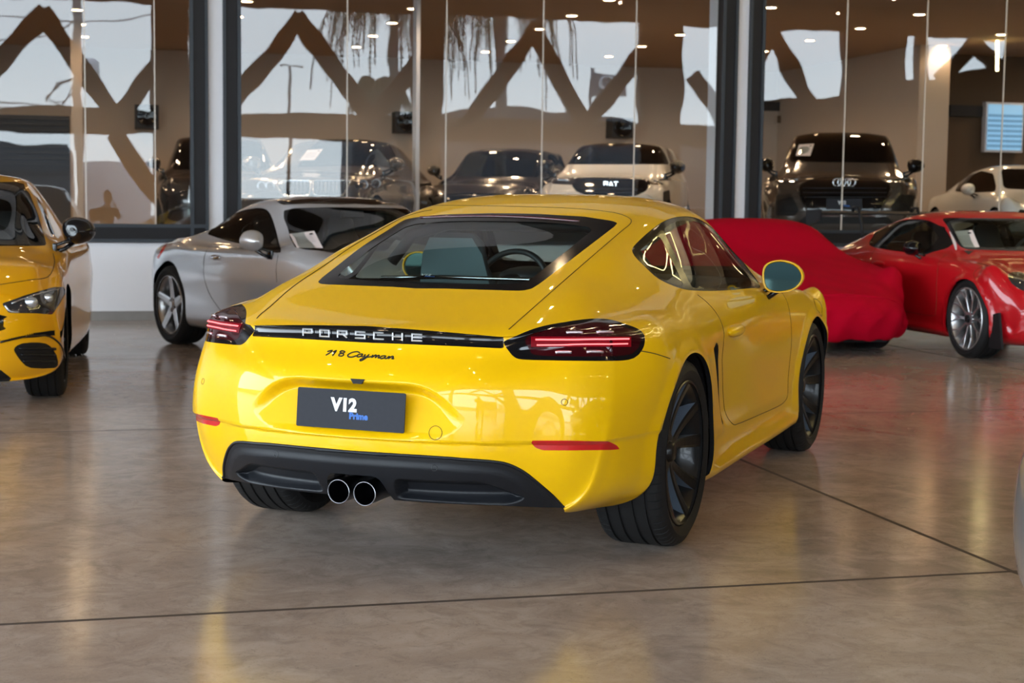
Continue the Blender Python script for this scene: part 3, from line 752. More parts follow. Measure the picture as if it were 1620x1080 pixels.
    for cx, cz, r in ((0, .345, .385), (FWX, .336, .375)):
        for sg in (-1, 1):
            P = [[(cx+r*math.cos(a), sg*yy, cz+r*math.sin(a)) for yy in (.875 if abs(a-1.57) < 1.2 else .86, .56)] for a in np.linspace(0.0, math.pi, 30)]
            m_ = MB(); m_.grid(P); m_.prism([(cx+r*math.cos(a), cz+r*math.sin(a)) for a in np.linspace(.0, math.pi, 20)], sg*.55, sg*.56, 'y'); m_.build('arch_liner', B['trim'], root)
    # wheels
    for cx, R, w in ((0, .3465, .265), (FWX, .336, .235)):
        for sg in (-1, 1):
            gr = (-.075, -.027, .027, .075) if cx == 0 else (-.062, -.022, .022, .062)
            wheel(root, R, w, .262, wheels, Matrix.Translation((cx, sg*(.892-w/2), R)) @ (RIGHT if sg < 0 else LEFT), wmats, pitch, gr)
    # door handles
    for sg in (-1, 1):
        h = bv.ray_cast(Vector((.80, sg*1.5, .742)), Vector((0, -sg, 0)))[0]
        hm = MB(); hm.sphere((0, 0, 0), (.125, .030, .026), 24); hm.build('door_handle', paint, root, Matrix.Translation((h.x, h.y+sg*.006, h.z)))
    # cabin
    fl = MB(); fl.box((-.35, -.62, .28), (2.1, .62, .32)); fl.box((-.55, -.60, .30), (.45, .60, .80)); fl.prism([(.45, .32), (.62, .32), (.62, .62), (.45, .92)], -.6, .6, 'y')
    fl.build('cabin_tub', B['leather'], root)
    sh2 = MB(); P = [[(x_, y_, z_+.02*(1-(y_/.62)**2)) for y_ in np.linspace(-.62, .62, 9)] for x_, z_ in ((-.55, .80), (-.40, .86), (-.1, .885), (.25, .89), (.42, .885), (.44, .80))]
    sh2.grid(P); sh2.build('parcel_shelf', B['leather'], root)
    MB().tube([(.40, -.56, .935), (.42, -.3, .945), (.42, .3, .945), (.40, .56, .935)], .009, 8).build('luggage_bar', B['chrome'], root)
    for sg in (-1, 1): MB().grid([[(x_, sg*(.70-.02*k), .38+.26*k) for x_ in np.linspace(.4, 2.0, 6)] for k in (0, 1, 2)]).build('door_card', B['leather'], root)
    seat(root, .92, .335, .205, B['leather'], B['seatgrey']); seat(root, 1.02, -.37, .13, B['leather'], B['seatgrey'])
    d = MB(); P = [[(x_, y_, z_+.015*(1-(y_/.68)**2)) for y_ in np.linspace(-.68, .68, 9)] for x_, z_ in ((1.62, .55), (1.55, .72), (1.60, .86), (1.75, .90), (2.05, .90), (2.15, .86))]
    d.grid(P); d.sphere((1.66, .36, .90), (.12, .17, .05), 16); d.build('dashboard', B['leather'], root)
    sw = bpy.data.objects.new('steering_wheel', None); COL.objects.link(sw); sw.parent = root; sw.matrix_basis = Matrix.Translation((1.42, .37, .86)) @ Matrix.Rotation(math.radians(-68), 4, 'Y')
    MB().tube([(.18*math.cos(a), .18*math.sin(a), 0) for a in np.linspace(0, 2*math.pi, 33)[:-1]], .015, 8, closed=True).build('steering_rim', B['leather'], sw)
    hb = MB(); hb.sphere((0, 0, .02), (.06, .07, .025), 14)
    for a in (0, math.pi, math.pi/2*3): hb.tube([(.04*math.sin(a), .04*math.cos(a), .01), (.175*math.sin(a), .175*math.cos(a), 0)], .012, 6)
    hb.build('steering_hub', B['trim'], sw)
    MB().box((1.27, -.11, 1.16), (1.29, .11, 1.225), bev=.008).build('rear_view_mirror', B['trim'], root)
    MB().tube([(.52, -.57, 1.00), (.52, -.47, 1.12), (.52, -.3, 1.165), (.52, .3, 1.165), (.52, .47, 1.12), (.52, .57, 1.00)], .026, 8).build('roof_bow', B['trim'], root)
    return bv, st
hero = thing('sports_car', 'yellow two-door coupe with black twin-spoke wheels seen from behind, largest car in the middle', 'car')
bv, strip = coupe(hero, M['yellow'], s, 'twin', (M['wheelblack'], M['wheelgrey']))
# raised chrome letters on the light strip
GL = {'P': [[(0, 0), (0, 1), (1, 1), (1, .42), (0, .42)]], 'O': [[(0, 0), (0, 1), (1, 1), (1, 0), (0, 0)]], 'R': [[(0, 0), (0, 1), (1, 1), (1, .45), (0, .45)], [(.6, .45), (1, 0)]],
      'S': [[(1, 1), (0, 1), (0, .5), (1, .5), (1, 0), (0, 0)]], 'C': [[(1, 1), (0, 1), (0, 0), (1, 0)]], 'H': [[(0, 0), (0, 1)], [(1, 0), (1, 1)], [(0, .5), (1, .5)]], 'E': [[(1, 1), (0, 1), (0, 0), (1, 0)], [(0, .5), (1, .5)]]}
zc = None
for ch, u, v in zip('PORSCHE', (488.4, 515.2, 543, 571.6, 600.6, 630.4, 661.2), (525.6, 527.3, 528.5, 530.0, 531.4, 532.6, 534.0)):
    h = hit(bv, u, v, .0); up_ = (hit(bv, u, v-4, 0.)-hit(bv, u, v+4, 0.)).normalized(); h = h+Vector((-.009, 0, .001))
    b = MB(); w, hh = .0345, .0215
    t_ = Vector((-(.08*h.y*2)/1.0, -1, 0)).normalized()
    for st_ in GL[ch]:
        for (a0, b0), (a1, b1) in zip(st_[:-1], st_[1:]):
            p0 = h+t_*((a0-.5)*w)+up_*((b0-.5)*hh); p1 = h+t_*((a1-.5)*w)+up_*((b1-.5)*hh)
            d_ = (p1-p0).normalized(); p0 = p0-d_*.0018; p1 = p1+d_*.0018
            b.tube([p0, p1], .0027, 4, up=(1, 0, 0))
    b.build('chrome_letter', M['letter'], strip, sharp=30)
# script on the bumper, stroke by stroke
STR = [[(392, 380), (445, 366), (415, 395), (375, 418)], [(452, 388), (488, 366), (447, 424)], [(548, 396), (525, 384), (548, 371), (578, 380), (560, 394), (520, 406), (515, 424), (548, 427), (566, 412), (548, 396)],
       [(738, 394), (712, 381), (660, 388), (614, 412), (614, 434), (655, 438), (702, 424)], [(765, 405), (728, 410), (708, 426), (718, 437), (748, 430), (770, 406), (757, 430), (778, 436), (797, 410), (786, 432), (806, 436), (836, 412)],
       [(838, 410), (800, 450), (752, 478), (742, 466), (800, 444), (858, 434)], [(858, 442), (878, 416), (868, 442), (903, 418), (914, 421), (902, 445), (936, 421), (946, 426), (934, 448), (955, 446)],
       [(1012, 425), (976, 428), (956, 444), (966, 455), (996, 447), (1016, 426), (1005, 450), (1022, 455), (1052, 430)], [(1054, 430), (1042, 456), (1082, 431), (1096, 436), (1080, 456), (1104, 454)]]
b = MB()
for st_ in STR:
    q = [hit(bv, 460+a/6.75, 500+c/6.75, .001) for a, c in smooth_poly(st_, 3, False)]
    b.tube(q, .0024, 5)
b.build('model_script', M['trim'], hero)
plate(hero, frame(Vector((-.958, 0, .566)), (0, -1, 0), (.10, 0, 1)))
MB().box((-.945, -.16, .53), (-.88, .16, .59)).build('plate_bracket', M['trim'], hero)
pc = hit(bv, 566, 602.5, 0); MB().prism([(-.026, .007), (.026, .007), (.015, -.009), (-.015, -.009)], -.02, .004, 'x').build('reversing_camera', M['trim'], hero, Matrix.Translation(pc) @ Matrix.Rotation(math.pi, 4, 'Z'))
# parking sensors
for (u, v, r, m) in ((893, 636, .0105, 'yellow'), (437, 718, .010, 'satin'), (687, 740, .010, 'satin'), (321, 603, .0105, 'yellow')):
    p = hit(bv, u, v, 0.); n_ = bv.find_nearest(p)[1]
    if n_.x > 0: n_ = -n_
    mm = frame(p, n_.orthogonal(), n_.cross(n_.orthogonal()))
    MB().tube([p+mm.to_3x3() @ Vector((r*math.cos(a), r*math.sin(a), 0)) for a in np.linspace(0, 2*math.pi, 21)[:-1]], .0010, 5, closed=True).build('parking_sensor', M['seam'] if m == 'yellow' else M['gloss'], hero)
# high brake light along the top of the hatch glass
q = [hit(bv, u, v, .001) for u, v in smooth_poly([(665, 344), (740, 342), (800, 342.5), (860, 345.5), (916, 350)], 5, False)]
MB().tube(q, .0055, 6).build('high_brake_light', M['lampred'], hero)
# dealer sticker inside the hatch glass
p = hit(bv, 674, 433, -.004); p2 = hit(bv, 690, 433.5, -.004); p3 = hit(bv, 674, 425, -.004)
fm = frame(p, p2-p, p3-p); link('window_sticker', text_mesh('V12', .026, .0003, .0006), M['whiteprint'], hero, fm); link('window_sticker', text_mesh('Prime', .017, .0003, .0004), M['blueprint'], hero, fm @ Matrix.Translation((.022, -.016, 0)))
# exhaust
for y_ in (.045, -.052):
    o = MB().lathe([(.032, .22), (.037, .22), (.0395, .012), (.0405, .003), (.0392, 0), (.0372, .004), (.0355, .02), (.0355, .2), (.0, .2)], 'x', 40).build('exhaust_tip', M['steel'], hero, Matrix.Translation((-.955, y_, .288)))
    MB().lathe([(.0409, .0035), (.0397, -.0008), (.0380, .003)], 'x', 40).build('tip_ring', M['tipsteel'], o)
s.rim('exhaust_surround', ('diffmain', 'diffuser'), M['gloss'], hero, .13, 0, sel=lambda p: abs(p[1]) < .20 and p[2] < .352 and p[0] < -.7 and (abs(p[1]) < .13 or p[2] < .262) and sdf2(np.array([[p[1], p[2]]]), PIPEH)[0] > -.006 and sdf2(np.array([[p[1], p[2]]]), PIPEH)[0] < .006, dirf=lambda p, n: np.array([1., 0, 0]))
tn = MB(); tn.box((-.72, -.30, .24), (-.66, .30, .37)); tn.tube([(-.80, .07, .30), (-.80, .07, .345)], .018, 10); tn.build('silencer', M['disc'], hero)
# wing mirrors
mirror(hero, M['yellow'], -1, Vector((1.545, -.795, .862))); mirror(hero, M['yellow'], 1, Vector((1.545, .795, .862)))

lp = MB(); tubeline(lp, bv, [(500, 711), (600, 717.5), (700, 723.7), (730, 726.2), (780, 730), (805, 735), (830, 747.5), (855, 767.5), (875, 785), (892, 803)], .0055, .0, True, 8, 5)
lp.build('diffuser_lip', M['satin'], hero)
# ------------------------------------------------------------------ the place
BD = np.array([math.cos(BA), math.sin(BA), 0]); BN = np.array([-math.sin(BA), math.cos(BA), 0]); BO3 = np.array([BO.x, BO.y, 0])
def at(u, v, t):
    """photo pixel -> building coordinates on the vertical plane Y = t"""
    d = np.array([(u-810)/CAM[6], -(v-540)/CAM[6], 1.])@CM; p0 = BO3+t*BN
    k = ((p0-CAM[:3])@BN)/(d@BN); p = CAM[:3]+k*d; return Vector(((p-BO3)@BD, t, p[2]))
def struct(name, mb, m, **kw):
    o = mb.build(name, m, None, BM.copy(), **kw); o['kind'] = 'structure'; return o
def floormat():
    m, t, p = nodemat('polished_concrete'); N_ = t.nodes.new; K = t.links.new
    tc = N_('ShaderNodeTexCoord')
    def noise(sc, det, rough=.6, dist=0):
        n = N_('ShaderNodeTexNoise'); n.inputs['Scale'].default_value = sc; n.inputs['Detail'].default_value = det; n.inputs['Roughness'].default_value = rough; n.inputs['Distortion'].default_value = dist; K(tc.outputs['Object'], n.inputs[0]); return n.outputs[0]
    def ramp(src, a, b, ca, cb):
        r = N_('ShaderNodeValToRGB'); r.color_ramp.elements[0].position = a; r.color_ramp.elements[1].position = b; r.color_ramp.elements[0].color = (*ca, 1); r.color_ramp.elements[1].color = (*cb, 1); K(src, r.inputs[0]); return r.outputs[0]
    def mix(f, a, b, mode='MIX'):
        x = N_('ShaderNodeMix'); x.data_type = 'RGBA'; x.blend_type = mode
        for s_, i in ((f, 0), (a, 6), (b, 7)):
            if isinstance(s_, (int, float)): x.inputs[i].default_value = s_
            elif isinstance(s_, tuple): x.inputs[i].default_value = s_
            else: K(s_, x.inputs[i])
        return x.outputs[2]
    c = ramp(noise(.55, 6, .62, .6), .32, .68, (.29, .232, .195), (.47, .37, .305))
    c = mix(ramp(noise(3.2, 8, .7, 1.2), .42, .66, (0, 0, 0), (.7, .7, .7)), c, (.54, .45, .39, 1))
    c = mix(ramp(noise(9, 8, .75, .8), .34, .52, (.45, .45, .45), (0, 0, 0)), c, (.22, .175, .150, 1))
    c = mix(ramp(noise(60, 4, .8, 2.5), .60, .66, (0, 0, 0), (.6, .6, .6)), c, (.12, .095, .08, 1))
    # saw cut joints, one grid over the whole slab
    sp = N_('ShaderNodeSeparateXYZ'); K(tc.outputs['Object'], sp.inputs[0])
    def cut(out, off, per):
        a = N_('ShaderNodeMath'); a.operation = 'ADD'; a.inputs[1].default_value = off+per*40; K(out, a.inputs[0])
        b = N_('ShaderNodeMath'); b.operation = 'PINGPONG'; b.inputs[1].default_value = per/2; K(a.outputs[0], b.inputs[0])
        w = N_('ShaderNodeMath'); w.operation = 'LESS_THAN'; w.inputs[1].default_value = .0115; K(b.outputs[0], w.inputs[0]); return w.outputs[0]
    j1, j2 = cut(sp.outputs['Y'], 12.0, 3.95), cut(sp.outputs['X'], -1.955, 3.95)
    mx_ = N_('ShaderNodeMath'); mx_.operation = 'MAXIMUM'; K(j1, mx_.inputs[0]); K(j2, mx_.inputs[1])
    c = mix(mx_.outputs[0], c, (.05, .032, .022, 1)); K(c, p.inputs['Base Color'])
    r = N_('ShaderNodeMapRange'); r.inputs[3].default_value = .09; r.inputs[4].default_value = .24; K(noise(1.6, 7, .7), r.inputs[0])
    rr = N_('ShaderNodeMath'); rr.operation = 'MAXIMUM'; K(r.outputs[0], rr.inputs[0]); mj = N_('ShaderNodeMath'); mj.operation = 'MULTIPLY'; mj.inputs[1].default_value = .8; K(mx_.outputs[0], mj.inputs[0]); K(mj.outputs[0], rr.inputs[1])
    K(rr.outputs[0], p.inputs['Roughness']); p.inputs['Specular IOR Level'].default_value = .62
    b = N_('ShaderNodeBump'); b.inputs['Strength'].default_value = .05; b.inputs['Distance'].default_value = .01; K(noise(4, 6), b.inputs['Height']); K(b.outputs[0], p.inputs['Normal'])
    return m
M['floor'] = floormat()
M['wall'] = mat('white_wall_paint', (.66, .66, .69), .75, noise=(3, .03))
M['skirt'] = mat('grey_skirting', (.20, .19, .18), .6, noise=(8, .15))
M['frame'] = mat('dark_window_frame', (.011, .010, .0115), .5, spec=.2, noise=(6, .1))
M['frameedge'] = mat('slate_frame_edge', (.028, .034, .042), .4, spec=.25)
M['ceil'] = mat('hall_ceiling', (.11, .088, .07), .8)
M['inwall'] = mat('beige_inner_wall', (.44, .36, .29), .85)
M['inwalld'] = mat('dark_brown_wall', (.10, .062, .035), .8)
M['indark'] = mat('dark_band', (.02, .02, .022), .6)
M['inceil'] = mat('inner_ceiling', (.36, .25, .18), .85)
M['infloor'] = mat('inner_tile_floor', (.28, .22, .17), .25)
M['showglass'] = glassmat('shop_window_glass', (.84, .86, .86), 1.62, .0, .0011)
M['glassjoint'] = mat('glass_joint', (.55, .5, .44), .4)
M['wood'] = mat('brown_steelwork', (.085, .058, .042), .7)
M['lamp'] = mat('warm_downlight', (1, .8, .5), .5, emit=(1, .66, .34), estr=38)
M['lampring'] = mat('lamp_ring', (.7, .6, .5), .5)
M['hall_lamp'] = mat('hall_spot', (1, .85, .6), .5, emit=(1, .72, .42), estr=160)
M['tube'] = mat('linear_led', (1, .9, .5), .5, emit=(1, .80, .32), estr=14)
ZW0, ZI, ZC = .82, .60, 4.0
f = MB(); f.add([(-30, -30, 0), (40, -30, 0), (40, .1, 0), (-30, .1, 0)], [[0, 1, 2, 3]]); struct('floor', f, M['floor'])
HZ = 7.4
w = MB(); TOP = 5.6
w.box((-9, 0, .10), (26, .22, ZW0)); w.box((-9, 0, TOP), (26, .22, HZ))
w.box((-.075, 0, ZW0), (.075, .22, TOP)); w.box((5.845, 0, ZW0), (5.985, .22, TOP)); w.box((-9, 0, ZW0), (-7.4, .22, TOP)); w.box((21., 0, ZW0), (26, .22, TOP))
struct('wall_front', w, M['wall'])
k = MB(); k.box((-9, -.012, 0), (26, .2, .10)); struct('baseboard_front', k, M['skirt'])
wins = [(-7.4, -.075, (-5.5, -4.4, -3.3, -2.2, -1.32, -.62)), (.075, 5.845, (1.395, 2.48, 3.57, 4.65)), (5.985, 21., (7.23, 8.26, 9.30, 10.33, 11.4, 12.5, 13.6, 14.7, 15.8, 16.9, 18, 19.1))]
for i, (a, b, js) in enumerate(wins):
    fr = MB(); q = .185
    for lo, hi in (((a, -.03, ZW0), (b, .14, ZW0+q)), ((a, -.03, TOP-q), (b, .14, TOP)), ((a, -.03, ZW0), (a+q, .14, TOP)), ((b-q, -.03, ZW0), (b, .14, TOP))): fr.box(lo, hi)
    o = struct('window_%d' % (i+1), fr, M['frame'])
    e = MB(); t = .032
    for z0, z1 in ((ZW0-.004, ZW0+t), (ZW0+q-t, ZW0+q+.004)): e.box((a+.0, -.045, z0), (b-.0, -.03, z1))
    for x0, x1 in ((a, a+t), (a+q-t, a+q+.004), (b-t, b), (b-q-.004, b-q+t)): e.box((x0, -.046, ZW0), (x1, -.031, TOP))
    e.build('frame_edge', M['frameedge'], o)
    edges = [a+q]+[x for x in js if a+q < x < b-q]+[b-q]
    for x0, x1 in zip(edges[:-1], edges[1:]):
        g = MB(); g.add([(x0+.004, .05, ZW0+q), (x1-.004, .05, ZW0+q), (x1-.004, .05, TOP-q), (x0+.004, .05, TOP-q)], [[0, 1, 2, 3]]); g.build('glass_pane', M['showglass'], o)
    jm = MB()
    for x in edges[1:-1]: jm.box((x-.006, .043, ZW0+q), (x+.006, .057, TOP-q))
    jm.build('glass_joint', M['glassjoint'], o)
# hall: ceiling, side walls, open front with raking struts
c = MB(); c.box((-16, -30, HZ), (26, .22, HZ+.2)); struct('ceiling', c, M['ceil'])
w = MB(); w.box((-16.2, -27, 6.3), (-16, .2, HZ)); w.box((-16.2, -27, 0), (-16, .2, .3)); w.box((-16.2, -3, 0), (-16, .2, HZ)); w.box((-16, 0, 0), (-9, .22, HZ)); struct('wall_left', w, M['wall'])  # unseen side wall, its wide opening added to bring in light from the left
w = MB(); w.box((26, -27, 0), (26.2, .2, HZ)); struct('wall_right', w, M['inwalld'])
FT = 27.
def rf(u, v, t=FT):
    p = at(u, v, t); return (p.x, p.z)
z_top, z_t1, z_t0 = 6.62, 3.72, 3.06
w = MB(); w.box((-16, -27.4, z_top), (26, -27, HZ)); w.box((-16, -27.3, z_t0), (26, -27, z_t1)); struct('wall_entrance', w, M['wood'])
w = MB(); e_ = [rf(1180, 162), rf(1337, 150), rf(1385, 140), rf(1438, 129), rf(1617, 104)]; w.prism([(a, b) for a, b in e_]+[(26, e_[-1][1]), (26, 0), (e_[0][0], 0)], -26.9, -26.7, 'y'); struct('wall_entrance_right', w, M['wood'])
def facade_posts():
    for u0, u1 in ((240, 300), (655, 702), (1017, 1084), (1340, 1437), (1457, 1473), (-330, -290), (-760, -700), (1900, 1960)):
        a, b = rf(u0, 100)[0], rf(u1, 100)[0]; m = MB(); m.box((a, -27.35, 0), (b, -27.02, z_top))
        o = m.build('steel_post', M['wood'], None, BM.copy()); yield o
TR = [10]
def trim(o):
    o.name = 'trim_%d' % TR[0]; TR[0] += 1; o['kind'] = 'structure'
for o in facade_posts(): trim(o)
zz = [(-300, 186), (-115, 8), (30, 150), (70, 8), (182, 186), (300, 60)]
def strut(pts, lbl):
    m = MB(); q = [Vector((rf(*p)[0], 0, rf(*p)[1])) for p in pts]
    for a, b in zip(q[:-1], q[1:]):
        d = (b-a); L_ = d.length; mm = frame((a.x, -27.2, a.z), d, (0, 0, 1) if abs(d.normalized().z) < .99 else (1, 0, 0))
        m.box((-.12, -.24, -.12), (L_+.12, .24, .12), m=mm)
    trim(m.build('raking_strut', M['wood'], None, BM.copy()))
strut([(-60, 150), (70, 22), (185, 190)], 'inverted V strut mirrored in the left window')
strut([(185, 190), (262, 90)], 'short raking strut mirrored at the right of the left window')
strut([(345, 190), (475, 30), (590, 190)], 'inverted V strut mirrored above the bronze saloon')
strut([(592, 190), (680, 75)], 'single raking strut mirrored left of the widest post, over the first palm')
strut([(745, 192), (850, 45), (925, 190)], 'inverted V strut mirrored over the second palm')
strut([(935, 190), (1030, 75)], 'single raking strut mirrored behind the grey sign board')
strut([(1105, 120), (1150, 190)], 'short raking strut mirrored at the right end of the middle window')
strut([(1190, 120), (1228, 48), (1285, 160)], 'inverted V strut mirrored at the left of the right window')
strut([(1500, 120), (1550, 66), (1600, 118)], 'inverted V strut mirrored at the top of the right window')
strut([(185, 214), (262, 330)], 'raking strut mirrored low in the left window beside the dark crossover')
strut([(640, 214), (700, 350)], 'raking strut mirrored low over the bronze saloon')
# inner showroom
f = MB(); f.box((-9, .22, ZI-.1), (26, 14, ZI)); struct('floor_inner', f, M['infloor'])
c = MB(); c.box((-9, .22, ZC), (26, 14, ZC+.15)); c.box((-9, .3, ZC), (26, .5, HZ)); struct('ceiling_inner', c, M['inceil'])  # second box: unseen bulkhead added to block sky light above the slab
w = MB(); w.box((-9, 12.7, ZI), (26, 12.9, ZC)); struct('wall_back', w, M['inwall'])
w = MB(); w.box((-9.1, .22, ZI), (-9, 12.8, ZC)); struct('wall_inner_left', w, M['inwall'])
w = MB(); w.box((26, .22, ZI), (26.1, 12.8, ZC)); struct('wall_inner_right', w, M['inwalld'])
p0, p1 = at(1452, 200, 7.), at(1500, 200, 7.)
w = MB(); w.box((p0.x, 7., ZI), (p1.x, 7.5, ZC)); w.box((p0.x, 7.5, ZI), (p0.x+.2, 12.7, ZC)); struct('trim_1', w, M['inwall'])
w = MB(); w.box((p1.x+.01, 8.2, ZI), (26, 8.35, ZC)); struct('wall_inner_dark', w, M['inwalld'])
a, b = at(1190, 160, 12.65), at(1452, 182, 12.65); w = MB(); w.box((a.x, 12.6, b.z), (b.x, 12.7, a.z)); struct('trim_2', w, M['indark'])
a, b = at(1502, 166, 8.15), at(1620, 187, 8.15); w = MB(); w.box((a.x, 8.1, b.z), (b.x+2, 8.2, a.z)); struct('trim_3', w, M['indark'])
for u0, u1, y in ((658, 664, 4.), (1131, 1138, .6)):
    a, b = at(u0, 200, y), at(u1, 200, y); w = MB(); w.box((a.x, y, ZI), (b.x, y+.25, ZC)); struct('trim_4', w, M['wall'])
a, b = at(-260, 175, 8.), at(112, 352, 8.); w = MB(); w.box((a.x, 7.9, ZI), (b.x, 8.1, a.z))
for i in range(9): z_ = a.z-.06-i*.085; w.box((a.x, 7.86, z_), (b.x, 7.9, z_+.03))
struct('wall_inner_partition', w, M['indark'])
a, b = at(113, 180, 7.8), at(131, 180, 7.8); w = MB(); w.box((a.x, 7.7, ZI), (b.x, 7.95, ZC)); struct('trim_5', w, M['inwall'])
# louvred daylight window in the inner wall
a, b = at(1561, 165, 8.05), at(1612, 238, 8.05); m = MB(); m.box((a.x-.04, 8.0, b.z-.04), (b.x+.04, 8.12, a.z+.04)); o = m.build('louvre_window', M['wall'], None, BM.copy()); o['label'] = 'small blue louvred daylight window high in the dark inner wall'; o['category'] = 'window'
M['day'] = mat('daylit_louvre', (.2, .35, .5), .5, emit=(.22, .42, .60), estr=.62); M['day2'] = mat('louvre_blade', (.12, .22, .34), .4, emit=(.12, .27, .42), estr=.5)
m = MB(); m.box((a.x, 7.985, b.z), (b.x, 8.0, a.z)); m.build('louvre_light', M['day'], o)
m = MB(); n = 7
for i in range(n): z_ = b.z+(a.z-b.z)*(i+.5)/(n+2); m.box((a.x, 7.965, z_), (b.x, 7.985, z_+(a.z-b.z)/n*.42))
m.build('louvre_blade', M['day2'], o)
# vents and wall speakers
for (u, v, w_, h_, y, l) in ((1246, 190, 40, 14, 12.6, 'pale air vent on the beige wall above the dark crossover with four-ring badge'), (1410, 170, 42, 12, 12.5, 'grey air vent in the dark band left of the inner pillar'),):
    a, b = at(u-w_/2, v-h_/2, y), at(u+w_/2, v+h_/2, y); m = MB(); m.box((a.x, y-.04, b.z), (b.x, y, a.z)); o = m.build('air_vent', M['inwall'], None, BM.copy()); o['label'] = l; o['category'] = 'vent'
    m = MB()
    for i in range(5): z_ = b.z+(a.z-b.z)*(i+.5)/5.5; m.box((a.x+.03, y-.055, z_), (b.x-.03, y-.04, z_+.03))
    m.build('vent_blade', M['inwalld'], o)
for (u, v, r, l) in ((232, 185, 19, 'square black speaker with round cone mirrored left of the first white pillar'), (640, 194, 17, 'black speaker box above the bronze saloon'), (980, 203, 16, 'black speaker box above the white crossover')):
    a, b = at(u-r, v-r, 12.5), at(u+r, v+r, 12.5); m = MB(); m.box((a.x, 12.3, b.z), (b.x, 12.7, a.z)); o = m.build('wall_speaker', M['indark'], None, BM.copy()); o['label'] = l; o['category'] = 'speaker'
    rr = (b.x-a.x)*.43; MB().lathe([(0, 0), (rr*.3, .01), (rr*.9, -.03), (rr, -.03), (rr, .02)], 'y', 24).build('speaker_cone', M['gloss'], o, Matrix.Translation(((a.x+b.x)/2, 12.29, (a.z+b.z)/2)))
# ceiling lights of the inner showroom
ROWS = ['leftmost ceiling row of the inner showroom', 'ceiling row seen through the left window', 'ceiling row beside the first white pillar', 'ceiling row above the bronze saloon', 'ceiling row above the near-black crossover', 'ceiling row above the white crossover', 'ceiling row left of the inner pillar', 'ceiling row right of the inner pillar', 'rightmost ceiling row']
k = 0; SS = [-3.85, -1.56, .74, 3.05, 5.38, 7.70, 9.95, 12.35, 14.9]; TT = [3.32, 5.14, 6.95, 8.85, 10.75]
for i, s_ in enumerate(SS):
    for j, t_ in enumerate(TT):
        e = thing('ceiling_light', 'warm round downlight, %s from the glass in the %s' % (('first', 'second', 'third', 'fourth', 'fifth')[j], ROWS[i]), 'ceiling light', BM @ Matrix.Translation((s_+.02*j, t_, ZC)), 'inner showroom downlights')
        MB().lathe([(0, -.012), (.078, -.012), (.078, -.002)], 'z', 16).build('light_disc', M['lamp'], e)
        MB().lathe([(.078, 0), (.082, -.018), (.10, -.015), (.10, 0)], 'z', 16).build('light_ring', M['lampring'], e)
        if True:
            l = bpy.data.lights.new('downlight_beam', 'SPOT'); l.energy = 30; l.color = (1, .70, .44); l.spot_size = 2.5; l.spot_blend = .6; l.shadow_soft_size = .08
            lo = bpy.data.objects.new('downlight_beam', l); COL.objects.link(lo); lo.parent = e; lo.location = (0, 0, -.04)
# hall spots and linear lamps over the cars
for s_ in np.arange(-10, 21, 3.1):
    for t_ in np.arange(-22, -1, 3.0):
        e = thing('hall_spotlight', 'small pendant spotlight of the hall ceiling, seen only as a glint on the cars', 'ceiling light', BM @ Matrix.Translation((s_, t_, 6.6)), 'hall spotlights')
        MB().lathe([(0, -.10), (.045, -.10), (.05, -.08)], 'z', 12).build('light_disc', M['hall_lamp'], e)
        b = MB(); b.lathe([(.05, -.08), (.055, .08), (0, .09)], 'z', 12); b.tube([(0, 0, .08), (0, 0, HZ-6.6)], .006, 5); b.build('lamp_body', M['trim'], e)
def hexlamp(cx, cy, r, z=6.3, n=6):
    e = thing('linear_lamp', 'hexagonal linear ceiling lamp mirrored in the side window of the yellow coupe', 'ceiling light', BM @ Matrix.Translation((cx, cy, z)), 'hexagonal lamps')
    P_ = [Vector((r*math.cos(2*math.pi*i/n), r*math.sin(2*math.pi*i/n), 0)) for i in range(n)]
    for i in range(n):
        MB().tube([P_[i]*.97+P_[(i+1) % n]*.03, P_[(i+1) % n]*.97+P_[i]*.03], .025, 6).build('light_tube', M['tube'], e)
    b = MB()
    for p in P_: b.tube([p, p+Vector((0, 0, HZ-z))], .006, 4)
    b.build('hanger_wire', M['trim'], e)
for cx, cy in ((12.0, -4.6), (15.5, -4.6), (13.75, -7.7), (13.75, -1.9), (10.2, -7.7)): hexlamp(cx, cy, 1.75, 6.4)
# ------------------------------------------------------------------ outdoors, behind the photographer
M['asphalt'] = mat('asphalt', (.12, .12, .12), .8, noise=(3, .2)); M['farroof'] = mat('grey_roof', (.06, .062, .07), .7); M['cladding'] = mat('ribbed_cladding', (.05, .055, .065), .6)
M['palm'] = mat('palm_leaf', (.05, .06, .03), .7); M['pole'] = mat('concrete_pole', (.18, .17, .16), .8); M['sign'] = mat('sign_face', (.16, .17, .20), .5)
g = MB(); g.box((-80, -120, -.12), (90, -30, -.02)); struct('floor_outside', g, M['asphalt'])
def outd(o, l, c): o['label'] = l; o['category'] = c; return o
def mrf(u, v, t): p = at(u, v, t); return Vector((p.x, -t, p.z))
T2 = 48.
m = MB(); a, b = mrf(330, 100, T2), mrf(1150, 186, T2+30)
A = [mrf(u, v, 70) for u, v in ((560, 186), (700, 178), (800, 166), (900, 176), (1010, 190), (1160, 205))]
m.prism([(p.x, p.z) for p in A]+[(A[-1].x, 0), (A[0].x, 0)], -75, -70, 'y'); outd(m.build('low_warehouse', M['farroof'], None, BM.copy()), 'long grey roof with a low ridge mirrored behind the struts', 'building')
m = MB(); a, b = mrf(-200, 222, 52), mrf(108, 300, 52); m.box((a.x, -60, 0), (b.x, -52, a.z))
for i in range(46): x = a.x+(b.x-a.x)*i/46; m.box((x, -51.96, a.z-1.2), (x+.22, -51.8, a.z))
o = outd(m.build('clad_building', M['cladding'], None, BM.copy()), 'grey ribbed metal building mirrored low in the left window', 'building')
